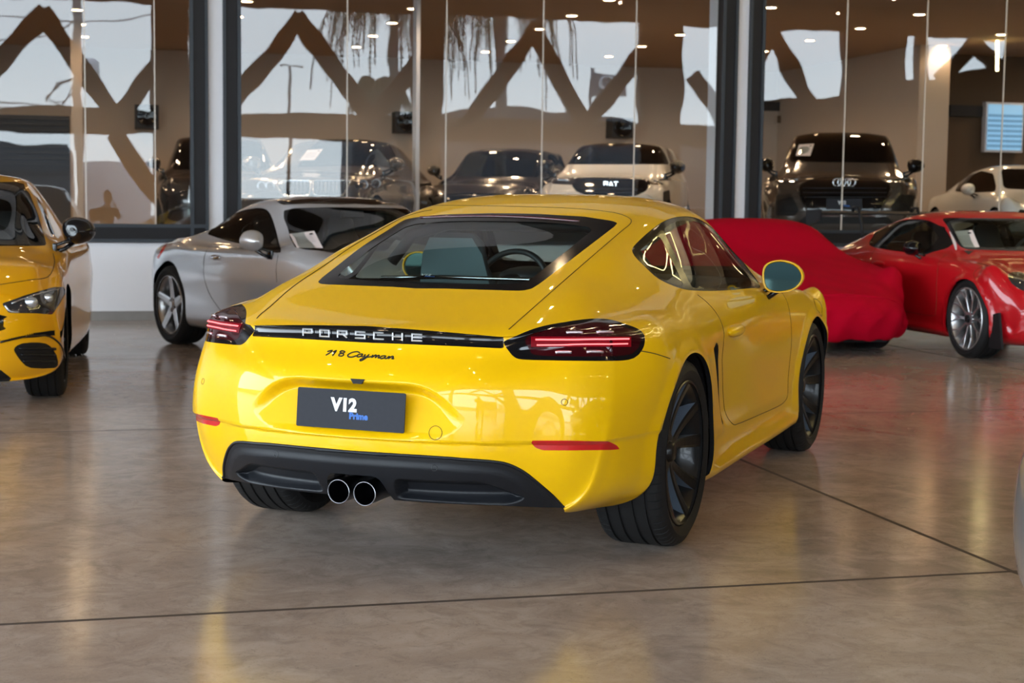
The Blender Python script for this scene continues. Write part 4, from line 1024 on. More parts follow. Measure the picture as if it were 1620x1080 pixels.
m = MB(); a, b = mrf(128, 253, 60), mrf(236, 300, 60); m.box((a.x, -66, 0), (b.x, -60, a.z)); outd(m.build('white_building', M['wall'], None, BM.copy()), 'pale low building mirrored behind the crouching person', 'building')
m = MB(); a = mrf(700, 235, 64); b = mrf(1130, 235, 64); m.box((a.x, -66, 0), (b.x, -64, a.z)); outd(m.build('boundary_wall', M['cladding'], None, BM.copy()), 'long grey boundary wall mirrored behind the dark cars', 'wall')
# street lamp
p = mrf(458, 104, T2); m = MB(); m.tube([(p.x, p.y, 0), (p.x, p.y, p.z)], [.10, .07], 10)
o = outd(m.build('street_lamp', M['pole'], None, BM.copy()), 'twin-headed street lamp mirrored under the first inverted V strut', 'street lamp')
for sx_, u in ((-1, 440), (1, 483)):
    q = mrf(u, 101, T2); m = MB(); m.tube([(p.x, p.y, p.z), (p.x+(q.x-p.x)*.5, p.y, p.z+.05), (q.x, q.y, p.z+.03)], [.05, .05, .09], 8, flat=.5); m.build('lamp_head', M['pole'], o)
# utility pole with transformer and cables
p = mrf(122, 10, T2); m = MB(); m.tube([(p.x, p.y, 0), (p.x, p.y, p.z+4)], .16, 10)
o = outd(m.build('utility_pole', M['pole'], None, BM.copy()), 'concrete utility pole with transformer mirrored in the left window', 'pole')
q = mrf(141, 106, T2); MB().lathe([(0, -.42), (.3, -.40), (.34, -.2), (.34, .25), (.2, .38), (0, .40)], 'z', 20).build('transformer', M['wall'], o, Matrix.Translation(q-Vector((0, 0, 0))))
m = MB()
for i, (u0, v0, u1, v1) in enumerate(((-40, 20, 300, 12), (-40, 60, 122, 30), (-40, 150, 300, 172), (-40, 158, 300, 168), (122, 120, 90, 165))):
    a, b = mrf(u0, v0, T2-.3), mrf(u1, v1, T2-.3); m.tube([a+(b-a)*t-Vector((0, 0, 1.0*math.sin(math.pi*t)*.4)) for t in np.linspace(0, 1, 12)], .025, 5)
a = mrf(124, 120, T2-.4)
for k_ in range(3): m.tube([a, a+Vector((-.6-.1*k_, 0, -.2)), a+Vector((-1.2, 0, -.9-.1*k_)), a+Vector((-.7, 0, -1.3)), a+Vector((-.1, 0, -.6))], .03, 5)
m.build('cable', M['indark'], o)
# sign board
a, b = mrf(936, 113, T2), mrf(995, 152, T2); m = MB(); m.box((a.x, -T2, b.z), (b.x, -T2+.12, a.z)); m.box((a.x-.06, -T2, 0), (a.x+.06, -T2+.12, a.z+.15))
o = outd(m.build('sign_board', M['sign'], None, BM.copy()), 'grey sign board with white looped emblem mirrored above the white crossover', 'sign')
m = MB(); c_ = (a+b)/2; w_ = (b.x-a.x)
for sc, rx, rz in ((0, .26, .34),): m.tube([(c_.x-.08*w_+rx*w_*math.cos(t), -T2+.17, c_.z+.05+rz*(a.z-b.z)*math.sin(t)) for t in np.linspace(0, 2*math.pi, 25)[:-1]], .07, 6, closed=True)
m.tube([(c_.x+.05*w_, -T2+.17, c_.z-.2), (c_.x+.28*w_, -T2+.17, c_.z-.05), (c_.x+.44*w_, -T2+.17, c_.z+.05)], [.08, .12, .05], 6); m.build('sign_emblem', M['whiteprint'], o)
# palms: crowns of drooping fronds
def palm(u, v, R, lbl, nf=22, seed=1):
    rd = random.Random(seed); c_ = mrf(u, v, 42.); m = MB()
    m.tube([(c_.x+.3, c_.y, 0), (c_.x+.15, c_.y, c_.z*.5), (c_.x, c_.y, c_.z)], [.28, .2, .18], 10)
    o = outd(m.build('palm_tree', M['pole'], None, BM.copy()), lbl, 'tree')
    m = MB()
    for i in range(nf):
        az = 2*math.pi*i/nf+rd.uniform(-.2, .2); el = rd.uniform(-.2, .9); L_ = R*rd.uniform(.85, 1.15); d = Vector((math.cos(az), math.sin(az), 0))
        pts = []
        for k_ in range(15):
            t = k_/14; pts.append(c_+d*L_*(.62*math.sin(t*1.5))*math.cos(el*.6)+Vector((0, 0, L_*(.42*math.sin(t*2.2)*math.sin(el+.3)-.95*t*t))))
        m.tube(pts, .02, 4)
        sd_ = d.cross(Vector((0, 0, 1)))
        for k_ in range(1, 15):
            for h_ in range(4):
                a = pts[k_-1].lerp(pts[k_], h_/4); ll = .85*math.sin(math.pi*min(1, .12+k_/15))+.1
                for sg in (-1, 1):
                    tip = a+(sd_*sg*.62+Vector((0, 0, -.85))+d*rd.uniform(-.2, .3))*ll; wd = (pts[k_]-pts[k_-1]).normalized()*.05
                    m.add([a-wd, a+wd, tip], [[0, 1, 2]])
    m.build('palm_fronds', M['palm'], o); return o
palm(622, -30, 4.6, 'palm with drooping fronds mirrored left of the tall middle post', 38, 3); palm(790, -34, 4.8, 'palm with drooping fronds mirrored over the dark cars', 38, 5)
palm(600, 132, 2.0, 'small bushy palm mirrored low, under the first tall palm', 16, 8)
# ------------------------------------------------------------------ other cars: body tables from a few profile curves
def gen(xs, zt, zb, w, rw, bw, sill=.20, clear=.20, XR=None, XF=None, zr=.6, zf=.5, plan=1., taper=(.86, .86), sh=.10, hoodx=None, kr=None, tip=.0):
    """xs stations; zt top heights incl. both end values; zb belt height; w half width; rw roof half width; bw belt half width"""
    S = len(xs); full = [xs[0]-.3]+list(xs)+[xs[-1]+.3]; y = [[] for _ in range(15)]; z = [[] for _ in range(15)]
    for k in range(S+2):
        t = zt[k]; x = full[k]
        ww = w*(interp([full[0], full[0]+.9, full[-1]-1.2, full[-1]], [taper[0], 1, 1, taper[1]], [x])[0])
        zbk = zb(x) if callable(zb) else zb
        g = float(np.clip((t-zbk-.01)/.22, 0, 1)); L_ = lambda a, b: (a[0]+(b[0]-a[0])*g, a[1]+(b[1]-a[1])*g)
        zs = min(zbk, t-.06)
        pts = [(0, t), (.27*ww, t-.004), L_((.50*ww, t-.014), (.62*rw, t-.012)), L_((.66*ww, t-.028), (rw*.93, t-.04)), L_((.76*ww, t-.045), (rw+.035, t-.10)),
               L_((.84*ww, t-.068), ((rw+bw)/2+.015, (t+zbk)/2-.02)), L_((.905*ww, t-.095), (min(bw, ww), zbk)), (ww*.955, min(zs-.035, t-.13)), (ww*.985, zs-.035-sh), (ww, zs-.06-sh*1.9),
               (ww, (zs+sill)/2+.02), (ww*.99, (zs+2.2*sill)/3.2), (ww*.955, sill), (ww*.65, clear), (0, clear)]
        for i, (a, b) in enumerate(pts): y[i].append(a); z[i].append(b)
    P_ = [(0, 0), (.3*w, .02*plan), (.55*w, .075*plan), (.7*w, .15*plan), (.82*w, .27*plan), (.9*w, .42*plan), (w, .7*plan)]
    return dict(x=list(xs), y=y, z=z, XR=XR, XF=XF, PR=P_, PF=P_, zr=zr, zf=zf, kr=kr or [9, 8, 7, 6, 6, 6, 6, 6, 6, 6, 7, 8, 10, 12], kc=6, kcf=12, nr=7)
def heading(x, y, deg, z=0): return Matrix.Translation((x, y, z)) @ Matrix.Rotation(math.radians(deg), 4, 'Z')
SUVX = [-.7, -.4, 0, .45, .9, 1.35, 1.75, 2.05, 2.3, 2.55, 2.85, 3.15, 3.45]
def suvspec(h=1.66, w=.94, hood=1.03, nose=.84):
    k = h/1.66
    zt = [1.05, 1.40*k, 1.60*k, 1.645*k, 1.66*k, 1.66*k, 1.63*k, 1.52*k, 1.34*k, 1.17*k, hood+.03, hood+.005, hood-.02, hood-.07, nose]
    return gen(SUVX, zt, lambda x: hood+.02, w, .60, .83, .30, .24, [(.2, -.80), (.4, -.90), (.7, -.93), (1.0, -.88), (1.2, -.80)], [(.2, 3.60), (.3, 3.68), (.55, 3.74), (.75, 3.72), (.84, 3.66), (.9, 3.55)], .65, .55, 1., (.86, .90), .09)
SALX = [-.75, -.45, -.1, .25, .6, .95, 1.3, 1.65, 1.95, 2.2, 2.5, 2.8, 3.1, 3.35]
SPECS = {}
SPECS['sl'] = gen([-.75, -.45, -.15, .15, .5, .85, 1.2, 1.5, 1.75, 2.0, 2.3, 2.7, 3.05, 3.3], [.86, .905, .935, .965, 1.05, 1.20, 1.285, 1.305, 1.275, 1.17, 1.04, .94, .89, .81, .75, .62], lambda x: .90, .915, .56, .77, .20, .17,
    [(.15, -.86), (.3, -.93), (.6, -.96), (.8, -.93), (.9, -.88)], [(.15, 3.40), (.3, 3.46), (.45, 3.47), (.6, 3.42), (.7, 3.3)], .55, .40, 1.2)
SPECS['cla'] = gen(SALX, [.95, 1.0, 1.10, 1.26, 1.36, 1.42, 1.44, 1.43, 1.37, 1.26, 1.13, 1.00, .95, .90, .85, .74], lambda x: .95, .935, .55, .80, .22, .18,
    [(.15, -.85), (.3, -.93), (.6, -.97), (.9, -.93), (1., -.86)], [(.15, 3.56), (.3, 3.64), (.45, 3.66), (.62, 3.63), (.72, 3.57), (.8, 3.5)], .55, .45, .62, (.86, .99))
SPECS['gt'] = gen(SALX, [1.0, 1.12, 1.26, 1.38, 1.46, 1.50, 1.51, 1.50, 1.44, 1.32, 1.19, 1.07, 1.02, .97, .92, .80], lambda x: 1.00, .915, .57, .80, .24, .2,
    [(.15, -.85), (.3, -.93), (.6, -.97), (.9, -.93), (1.1, -.80)], [(.15, 3.60), (.3, 3.68), (.5, 3.72), (.7, 3.69), (.8, 3.6)], .55, .5, 1.1, (.86, .9))
SPECS['suv'] = suvspec(); SPECS['suvw'] = suvspec(1.62, .90, 1.06, .90)
SPECS['suv'] = suvspec(1.70, .97, 1.05)
PLACE = dict(sl=heading(6.81, 4.94, -121), cla=heading(4.4, 6.2, -146), red=heading(10.70, -.42, -145), cover=heading(10.52, 1.66, -150),
  suv=heading(17.0, 1.5, -170.4, ZI), suvw=heading(18.2, 5.0, -170, ZI), gt=heading(14.38, 7.74, -168, ZI), dark=heading(19.6, 7.4, -170, ZI))
class Placed:
    """a body surface standing at its place; cuts use outlines read from the photo"""
    def __init__(s, spec, mtx, zk=1., nx=5, nr=6, wb=2.6, rr=.34, arch_r=.375, ax=0.):
        s.mtx = mtx; s.s = spec if isinstance(spec, Surf) else loft(spec, nx, nr); s.s.V[:, 2] *= zk; s.s.normals(); s.wb = wb; s.rr = rr
        s.R = np.array(mtx.to_3x3()); s.t = np.array(mtx.translation)
        if arch_r:
            for x in (0, wb): s.s.cut(lambda V, N: np.where(np.abs(V[:, 1]) > .56, np.hypot(V[:, 0]-x, V[:, 2]-rr)-arch_r, 1.), 'hole')
    def cut(s, poly, tag, x0=-9, x1=9, only=('body',), z0=-9, both=True, sm_=0, rd=0, off=0.):
        if sm_: poly = smooth_poly(poly, sm_)
        if rd: poly = rounded(poly, rd, 3)
        def one(V, N):
            W_ = V@s.R.T+s.t; n = N@s.R.T; d = sdf2(pix(W_), poly)+off
            bad = ((W_-CAM[:3])*n).sum(1) > .01*np.linalg.norm(W_-CAM[:3], axis=1)
            bad |= (V[:, 0] < x0) | (V[:, 0] > x1) | (V[:, 2] < z0)
            return np.where(bad, np.abs(d)+1., d)
        def fn(V, N):
            d = one(V, N)
            if both: d = np.minimum(d, one(V*[1, -1, 1], N*[1, -1, 1]))
            return d
        s.s.cut(fn, tag, only)
    def lcut(s, poly, tag, plane='xz', cond=None, only=('body',), off=0.):
        ix = [0, 2] if plane == 'xz' else [1, 2]
        s.s.cut(lambda V, N: np.where(cond(V, N), sdf2(V[:, ix], poly)+off, 1.), tag, only)
    def world(s):
        q = Surf(s.s.V@s.R.T+s.t, s.s.F); q.T = s.s.T; s.bv = q.bvh(); s.inv = s.mtx.inverted(); return s.bv
    def hit(s, u, v, off=.003):
        h = hit(s.bv, u, v, off)
        return None if h is None else s.inv @ h
def line(pl, pts, name, m, parent, r=.004, off=0., mirror=False, dens=4):
    q = [pl.hit(u, v, off) for u, v in smooth_poly(pts, dens, False)]; q = [p for p in q if p is not None]
    if len(q) > 1:
        b = MB(); b.tube(q, r, 5)
        if mirror: b.tube([Vector((p.x, -p.y, p.z)) for p in q], r, 5)
        return b.build(name, m, parent)
def sheet(pl, pts, root, lbl='', off=.004):
    """paper sheet behind the windscreen, four photo corners"""
    q = [pl.hit(u, v, off) for u, v in pts]
    if None in q: return
    o = MB().add(q, [[0, 1, 2, 3]]).build('price_sheet', M['paper'], root)
    c = (q[0]+q[1]+q[2]+q[3])/4
    a = q[1]+(q[3]-q[1])*.06; ex = (q[0]-q[1])*.14; ey = (q[2]-q[1])*.12; nrm = (q[1]-q[0]).cross(q[3]-q[0]).normalized()*.002
    nrm = nrm if (pl.inv @ Vector(CAM[:3].tolist())-c).dot(nrm) > 0 else -nrm
    MB().add([a+ex*.3+ey*.6+nrm, a+ex*1.3+ey*.6+nrm, a+ex*1.3+ey*1.3+nrm, a+ex*.3+ey*1.3+nrm], [[0, 1, 2, 3]]).build('sheet_logo', M['trim'], o)
    b = MB()
    for k in range(6):
        p = q[0].lerp(q[3], .3+.09*k)+(q[1]-q[0])*.12+nrm; b.add([p, p+(q[1]-q[0])*.7, p+(q[1]-q[0])*.7+(q[3]-q[0])*.012, p+(q[3]-q[0])*.012], [[0, 1, 2, 3]])
    b.build('sheet_text', M['indark'], o)
PARTN = dict(glass=('side_window', 'darkglass'), screen=('windscreen', 'scr'), border=('window_frame', 'frit'), grille=('radiator_grille', 'gloss'), lamp=('headlamp', 'headglass'), intake=('air_intake', 'trim'),
             roof=('glass_roof', 'gloss'), tail=('tail_lamp', 'lampbright'), lower=('lower_trim', 'trim'), kid=('kidney_grille', 'gloss'), fog=('air_intake', 'trim'))
M['scr'] = glassmat('windscreen_glass', (.68, .74, .72), 1.0, .0)
M['goldish'] = mat('yellow_interior_light', (.4, .33, .08), .6)
def finish(pl, root, paint, style='plain', wm=None, tw=.235, R=None, rimr=.24, track=.80, scrm='scr', cabin=True):
    s = pl.s; R = R or pl.rr
    sh = s.part('body_shell', 'body', paint, root)
    for t in sorted(set(s.T)):
        if t in PARTN:
            nm, mm = PARTN[t]; mm = scrm if t == 'screen' else mm
            if t in ('glass', 'lamp', 'intake', 'tail', 'kid', 'fog') or (t == 'lower' and pl.wb == 2.82):
                for sd in (-1, 1): s.part(nm, t, M[mm], root, -.002, sd)
            else: s.part(nm, t, M[mm], root, -.002)
    for x in (0, pl.wb):
        for sg in (-1, 1):
            wheel(root, R, tw, rimr, style, Matrix.Translation((x, sg*track, R)) @ (RIGHT if sg < 0 else LEFT), wm or (M['wheelsilver'], M['trim']))
            P = [[(x+(R+.05)*math.cos(a), sg*yy, R+(R+.05)*math.sin(a)) for yy in (track+.06, .50)] for a in np.linspace(0, math.pi, 20)]
            b = MB(); b.grid(P); b.prism([(x+(R+.05)*math.cos(a), R+(R+.05)*math.sin(a)) for a in np.linspace(0, math.pi, 20)], sg*.49, sg*.50, 'y'); b.build('arch_liner', M['trim'], root)
    b = MB(); b.box((-.5, -.48, .20), (pl.wb+.5, .48, .34)); b.build('underbody', M['trim'], root)
    pl.world()
    return sh
def cabin(root, x0, x1, zf, seats, zdash, xdash, w=.62):
    b = MB(); b.box((x0, -w, zf), (x1, w, zf+.04)); b.build('cabin_floor', M['leather'], root)
    for x, y in seats: seat(root, x, y, zf-.08, M['leather'], M['leather'])
    P = [[(xdash+a, y_, zdash+c+.01*(1-(y_/w)**2)) for y_ in np.linspace(-w-.05, w+.05, 7)] for a, c in ((-.08, -.25), (-.12, -.06), (0, 0), (.3, .01), (.5, -.02))]
    b = MB(); b.grid(P); b.build('dashboard', M['leather'], root)
    for y_ in (.36,):
        MB().tube([(xdash-.22+.06*math.sin(a), y_+.18*math.cos(a), zdash-.02+.16*math.sin(a)) for a in np.linspace(0, 2*math.pi, 25)[:-1]], .015, 6, closed=True).build('steering_wheel', M['trim'], root)
    MB().box((xdash-.22, -.11, zdash+.27), (xdash-.20, .11, zdash+.33), bev=.006).build('rear_view_mirror', M['trim'], root)
def simple_mirror(root, paint, side, base, k=1.):
    e = mirror(root, paint, side, base); e.matrix_basis = e.matrix_basis @ Matrix.Scale(k, 4); return e
# ------------------------------------------------------------------ silver roadster with hardtop
WS = (M['wheelsilver'], M['trim'])
pl = Placed(SPECS['sl'], PLACE['sl'], 1., 6, 6, 2.56, .345, .385)
pl.cut([(328.5, 369), (341.5, 356), (359.6, 343), (380.4, 334), (401, 329.4), (416.7, 329.4), (427, 336.7), (434.8, 357.4), (441.3, 383.3), (443.9, 400.2), (421.9, 395.8), (385.6, 387), (354.4, 379.4), (333.7, 372.4)], 'border', .1, 2.3, z0=.8, sm_=2)
pl.cut([(332, 369), (343, 358), (361, 345.5), (381, 336.8), (401, 332.2), (415.5, 332.2), (424.5, 338.5), (431.5, 357.4), (437.5, 383.3), (440, 397), (421.9, 392.8), (385.6, 384), (354.4, 376.4), (336, 371)], 'glass', .1, 2.3, ('border',), sm_=2)
pl.cut([(449, 333), (489, 328.4), (541, 327.6), (590, 329.5), (631, 337), (641, 347), (612, 396), (540, 401), (505, 396), (467, 391), (455, 360)], 'screen', 1.2, 2.6, z0=.85, sm_=2)
pl.cut([(436, 318), (489, 314), (567, 314), (600, 321), (541, 323.5), (489, 322), (447, 324)], 'roof', .3, 1.7, z0=1.1)
pl.cut([(247, 408), (258, 390), (266, 384), (259, 396), (251, 410)], 'tail', -2, .0, z0=.5)
R_ = thing('silver_coupe', 'silver two-door coupe with five-spoke wheels and a price sheet, left behind the yellow coupe', 'car', PLACE['sl'])
sh = finish(pl, R_, M['silver'], 'five', WS, .255, .345, .255, .80, 'scr'); cabin(R_, .2, 2.1, .30, ((1.0, .36), (1.0, -.36)), .86, 1.75)
line(pl, [(335, 386), (324.6, 401.5), (322, 424.8), (324.6, 445.6), (333.7, 469), (351.9, 494.8)], 'panel_gaps', M['steel'], sh, .003); line(pl, [(440, 403), (437, 424.8), (438, 446)], 'panel_gaps', M['steel'], sh, .003)
h = pl.hit(342, 407, .01)
if h: MB().sphere((0, 0, 0), (.09, .022, .022), 14).build('door_handle', M['chrome'], R_, Matrix.Translation(h))
h = pl.hit(423, 404, 0)
for sg in (-1, 1): simple_mirror(R_, M['silver'], sg, Vector((h.x, sg*abs(h.y), h.z+.03)), 1.1)
sheet(pl, [(458, 370.4), (497, 365.7), (511, 393), (469.8, 392.4)], R_)
# ------------------------------------------------------------------ warm yellow saloon at the left edge
pl = Placed(SPECS['cla'], PLACE['cla'], 1., 6, 6, 2.73, .34, .375)
pl.cut([(-190, 303), (28, 302), (40, 300), (46, 304), (60, 338), (74, 388), (62, 389), (-190, 389)], 'border', 1.2, 3.2, z0=.8)
pl.cut([(-190, 311), (35, 309), (45.7, 314), (56, 338), (66, 380), (64, 386), (-190, 386)], 'screen', 1.2, 3.2, ('border',))
pl.cut([(-190, 289), (25, 287.5), (38, 291), (41, 302), (-190, 305)], 'roof', .0, 2.2, z0=1.2)
pl.cut([(57, 308), (66, 325), (77, 347), (88, 374), (83, 377), (71, 349), (60, 322)], 'glass', .1, 2.4, z0=.9)
pl.cut([(2.8, 480), (42, 466), (84.4, 454), (102, 453.5), (104, 462), (96, 478), (83, 497.5), (56, 495.5), (14, 495)], 'lamp', 2.5, 4, z0=.4, rd=3)
pl.cut([(21.8, 551), (35, 543), (63, 541.5), (79, 546.8), (89.7, 562.6), (92, 576.7), (86, 582), (49, 582), (35, 573), (26, 561)], 'intake', 2.8, 4, sm_=2)
pl.cut([(-190, 494), (-4, 497), (5, 505), (5, 517), (-4, 524), (-190, 534)], 'grille', 3.0, 4, sm_=2); pl.cut([(-190, 573), (0, 584), (18, 598), (10, 610), (-190, 610)], 'lower', 2.8, 4)
R_ = thing('yellow_saloon', 'warm yellow car with black roof and black wing mirror cut off by the left edge', 'car', PLACE['cla'])
sh = finish(pl, R_, M['amber'], 'plain', (M['wheelblack'], M['trim']), .235, .34, .245, .79); cabin(R_, .0, 2.2, .32, ((1.15, .37), (1.15, -.37)), .93, 2.0)
line(pl, [(0, 541), (30, 534), (53, 530.5), (77, 531.6), (95, 545), (102, 566), (102.5, 578)], 'bumper_trim', M['gloss'], R_, .007, .002)
line(pl, [(0, 450), (46, 443), (75.6, 437.7), (86, 418), (84, 401)], 'panel_gaps', M['seam'], sh, .003)
for v in (551, 561, 571): line(pl, [(30+(v-551)*.3, v), (60, v), (88, v+1)], 'intake_slat', M['satin'], R_, .008, .0)
for (u, v, r) in ((48, 478, .045), (75, 471, .036)):
    h = pl.hit(u, v, .0)
    if h: MB().sphere((0, 0, 0), (r*.5, r, r*.8), 14).build('lamp_projector', M['headlens'], R_, Matrix.Translation(h))
line(pl, [(8, 483), (16, 492), (30, 493)], 'daytime_light', M['headlens'], R_, .008, .001); line(pl, [(18, 480), (52, 467), (92, 457)], 'daytime_light', M['headlens'], R_, .005, .001)
h = pl.hit(88, 392, 0)
for sg in (-1, 1): simple_mirror(R_, M['gloss'], sg, Vector(((h.x if h else 2.05), sg*(abs(h.y) if h else .8), (h.z if h else .95)+.02)), 1.2)
# ------------------------------------------------------------------ red coupe with rear wing
sr = coupe_surface(); sr.V[:, 2] *= .965
pl = Placed(sr, PLACE['red'], 1., wb=2.475, arch_r=0)
pl.cut([(1594, 436), (1602, 430), (1625, 433), (1645, 450), (1638, 464), (1614, 458), (1600, 448)], 'lampf', 2.5, 4, z0=.4, sm_=2)
R_ = thing('sports_car', 'red two-door coupe with silver mesh wheels, black mirror and price sheet at the right edge', 'car', PLACE['red'])
bvr, st_ = coupe(R_, M['red'], sr, 'mesh', (M['wheelsilver'], M['trim']), 0, plain=True, glass='darkglass')
for sd in (-1, 1): sr.part('headlamp', 'lampf', M['headglass'], R_, 0, sd)
pl.world(); simple_mirror(R_, M['gloss'], -1, Vector((1.545, -.795, .835)), .95); simple_mirror(R_, M['gloss'], 1, Vector((1.545, .795, .835)), .95)
sheet(pl, [(1502, 367), (1538, 364), (1549.4, 391), (1512, 396)], R_)
b = MB(); b.prism(rounded([(-1.02, 1.20), (-.98, 1.235), (-.70, 1.215), (-.70, 1.195)], .01, 2), -.78, .78, 'y'); b.build('rear_wing', M['satin'], R_)
for sg in (-1, 1):
    MB().prism(rounded([(-1.04, 1.06), (-1.06, 1.24), (-.68, 1.25), (-.70, 1.14)], .03, 3), sg*.78, sg*.795, 'y').build('wing_endplate', M['satin'], R_)
    MB().tube([(-.60, sg*.34, .86), (-.66, sg*.34, 1.10), (-.74, sg*.34, 1.27), (-.86, sg*.34, 1.27), (-.88, sg*.34, 1.22)], .018, 6).build('wing_bracket', M['satin'], R_)
b = MB(); b.prism([(2.82, .12), (2.86, .40), (2.95, .42), (3.02, .12)], -.86, -.84, 'y'); b.build('wheel_flap', M['trim'], R_)
# ------------------------------------------------------------------ low car under a red fitted cover
q = loft(CAY, 8, 8); V = q.V; V[:, 2] *= .872
x, y, z = V[:, 0].copy(), V[:, 1].copy(), V[:, 2].copy(); rd = np.random.RandomState(4)
q.normals(); up = sm(.05, .6, q.N[:, 2])
k = sm(.62, .30, z); V[:, 1] = np.sign(y)*np.maximum(np.abs(y), np.where(np.abs(y) > .3, np.abs(y)+.05*k, 0)); V[:, 0] = np.where(x > 2.9, x+.04*k, np.where(x < -.5, x-.04*k, x))
V[:, 2] = np.maximum(V[:, 2], .165)
def fold(a, b, c, d, e_): return a*np.sin(b*x+c*y+d*z+e_)
f_ = fold(.006, 9, 5, 14, 0)+fold(.005, 17, -9, 6, 1.)+fold(.004, -13, 21, 25, 2.)+.006*np.sin(26*y+5*np.sin(7*z))*sm(.7, .3, z)
far = sm(2.2, 3.2, x)
q.normals(); V += q.N*(.018+f_*(.45+.9*far)*(1-.6*up))[:, None]
# the rear deck droops straight from roof to tail under the tight cloth
q.normals()
pl = Placed(q, PLACE['cover'], 1., arch_r=0)
o = q.part('covered_car', 'body', M['cloth']); o.matrix_basis = PLACE['cover']; o['label'] = 'low car hidden under a red fabric cover, between the yellow coupe and the red coupe'; o['category'] = 'covered car'
b = MB()
for x_ in (0, 2.475):
    for sg in (-1, 1): b.lathe([(.2, -.1), (.325, -.1), (.335, -.08), (.335, .08), (.325, .1), (.2, .1)], n=32, m=Matrix.Translation((x_, sg*.76, .335)))
b.box((-.6, -.7, .10), (3.0, .7, .20)); b.build('tyres_and_floor', M['trim'], o)
# ------------------------------------------------------------------ cars of the inner showroom
def show(key, spec, cuts, name, label, paint, wb, style='plain', **kw):
    pl = Placed(spec, PLACE[key], 1., 5, 6, wb, .36, .40)
    for c in cuts: pl.cut(*c[:2], **c[2])
    r = thing(name, label, 'car', PLACE[key]); sh = finish(pl, r, paint, style, WS if style != 'dark' else (M['wheelblack'], M['trim']), .24, .36, .25, .81, **kw)
    return pl, r, sh
pl, R_, sh = show('suv', SPECS['suv'], [
  ([(1262, 210), (1412, 210), (1421, 228), (1428, 255), (1424, 258), (1252, 256), (1249, 251), (1256, 230)], 'border', dict(x0=1.3, x1=3.2, z0=.9, both=False)),
  ([(1267.5, 212.5), (1406.7, 212.5), (1415.8, 228.3), (1422.5, 251.7), (1421.7, 255), (1256.7, 253.5), (1254, 250), (1260, 231.7)], 'screen', dict(x0=1.3, x1=3.2, only=('border',), both=False)),
  ([(1281.7, 283.3), (1310, 280), (1362, 280), (1390, 282), (1408, 291.7), (1408, 303), (1393, 330), (1385, 336), (1283, 336), (1275, 329), (1264, 303), (1265, 293)], 'grille', dict(x0=3.0, both=False, z0=.2)),
  ([(1226, 274), (1265, 280), (1277, 284), (1260, 291), (1230, 289)], 'lamp', dict(x0=2.7, both=False, z0=.3)), ([(1398, 282), (1445, 274), (1448, 284), (1430, 291), (1408, 289)], 'lamp', dict(x0=2.7, both=False, z0=.3)),
  ([(1227, 308), (1251.7, 306.7), (1264, 331.7), (1258, 341), (1228, 341)], 'fog', dict(x0=2.7, both=False, rd=3)), ([(1421.7, 308), (1446, 308), (1446, 338), (1418, 339), (1409, 328)], 'fog', dict(x0=2.7, both=False, rd=3)),
  ([(1272, 343), (1404, 343), (1415, 354), (1260, 354)], 'lower', dict(x0=2.7, both=False))], 'showroom_suv', 'dark bronze-grey crossover with a four-ring badge and dealer plate behind the right window', M['bronze'], 2.82)
b = MB()
for u in (1324.2, 1331.7, 1339.2, 1346.7):
    h = pl.hit(u, 292.5, .035)
    if h: b.tube([(h.x, h.y+.047*math.cos(t), h.z+.047*math.sin(t)) for t in np.linspace(0, 2*math.pi, 21)[:-1]], .0065, 6, closed=True)
b.build('ring_badge', M['chrome'], R_)
h = pl.hit(1335, 323.5, .03)
if h: plate(R_, frame(h, (0, 1, 0), (0, 0, 1)), .42, .13, 1.0)
for v in (298, 305, 312): line(pl, [(1270, v), (1300, v), (1335, v), (1370, v), (1402, v)], 'grille_bar', M['steel'], R_, .005, .004, dens=2)
line(pl, [(1262, 300), (1275, 330), (1284, 338), (1335, 338.5), (1386, 338), (1395, 331), (1410, 300)], 'grille_surround', M['steel'], R_, .012, .0)
for a, c in (((1238, 283), (1262, 284)), ((1408, 285), (1438, 281))): line(pl, [a, ((a[0]+c[0])/2, (a[1]+c[1])/2), c], 'lamp_strip', M['headlens'], R_, .012, .0)
sheet(pl, [(1264, 229), (1288, 227.5), (1282, 246.7), (1259, 246.7)], R_)
for sg in (-1, 1): simple_mirror(R_, M['gloss'], sg, Vector((2.32, sg*.80, 1.12)), 1.2)
pl, R_, sh = show('suvw', SPECS['suvw'], [
  ([(910, 219.5), (1042, 219.5), (1051, 236), (1059, 260), (890, 260), (897, 241)], 'border', dict(x0=1.3, x1=3.2, z0=.9, both=False)),
  ([(914.5, 222.5), (1038, 222.5), (1046, 236.6), (1053, 257.7), (979, 255), (896, 257.7), (902, 241.5)], 'screen', dict(x0=1.3, x1=3.2, only=('border',), both=False)),
  ([(1052, 228), (1062, 240), (1070, 268), (1064, 266), (1057, 248)], 'glass', dict(x0=.0, x1=2.6, z0=.9)),
  ([(870, 273), (901.5, 275.5), (912, 286), (904.8, 292.5), (874, 291)], 'lamp', dict(x0=2.7, both=False, z0=.3)), ([(1024, 283.6), (1063.6, 271), (1068, 291), (1031, 292.5)], 'lamp', dict(x0=2.7, both=False, z0=.3)),
  ([(905, 294), (917.7, 278.8), (1021.5, 278.8), (1028, 293), (1005, 310), (930.7, 310)], 'grille', dict(x0=3.0, both=False, z0=.2, sm_=2)),
  ([(1049, 303), (1060, 300), (1062, 330), (1049, 330)], 'fog', dict(x0=2.6)) ], 'showroom_suv', 'off-white crossover with black grille behind the middle window', M['white'], 2.7)
h = pl.hit(966, 292.5, .008)
if h: link('grille_lettering', text_mesh('FIAT', .105, .004, .002), M['chrome'], R_, frame(h, (0, 1, 0), (0, 0, 1)))
for v in (284, 299, 305): line(pl, [(918, v), (966, v), (1016, v)], 'grille_bar', M['steel'], R_, .005, .003)
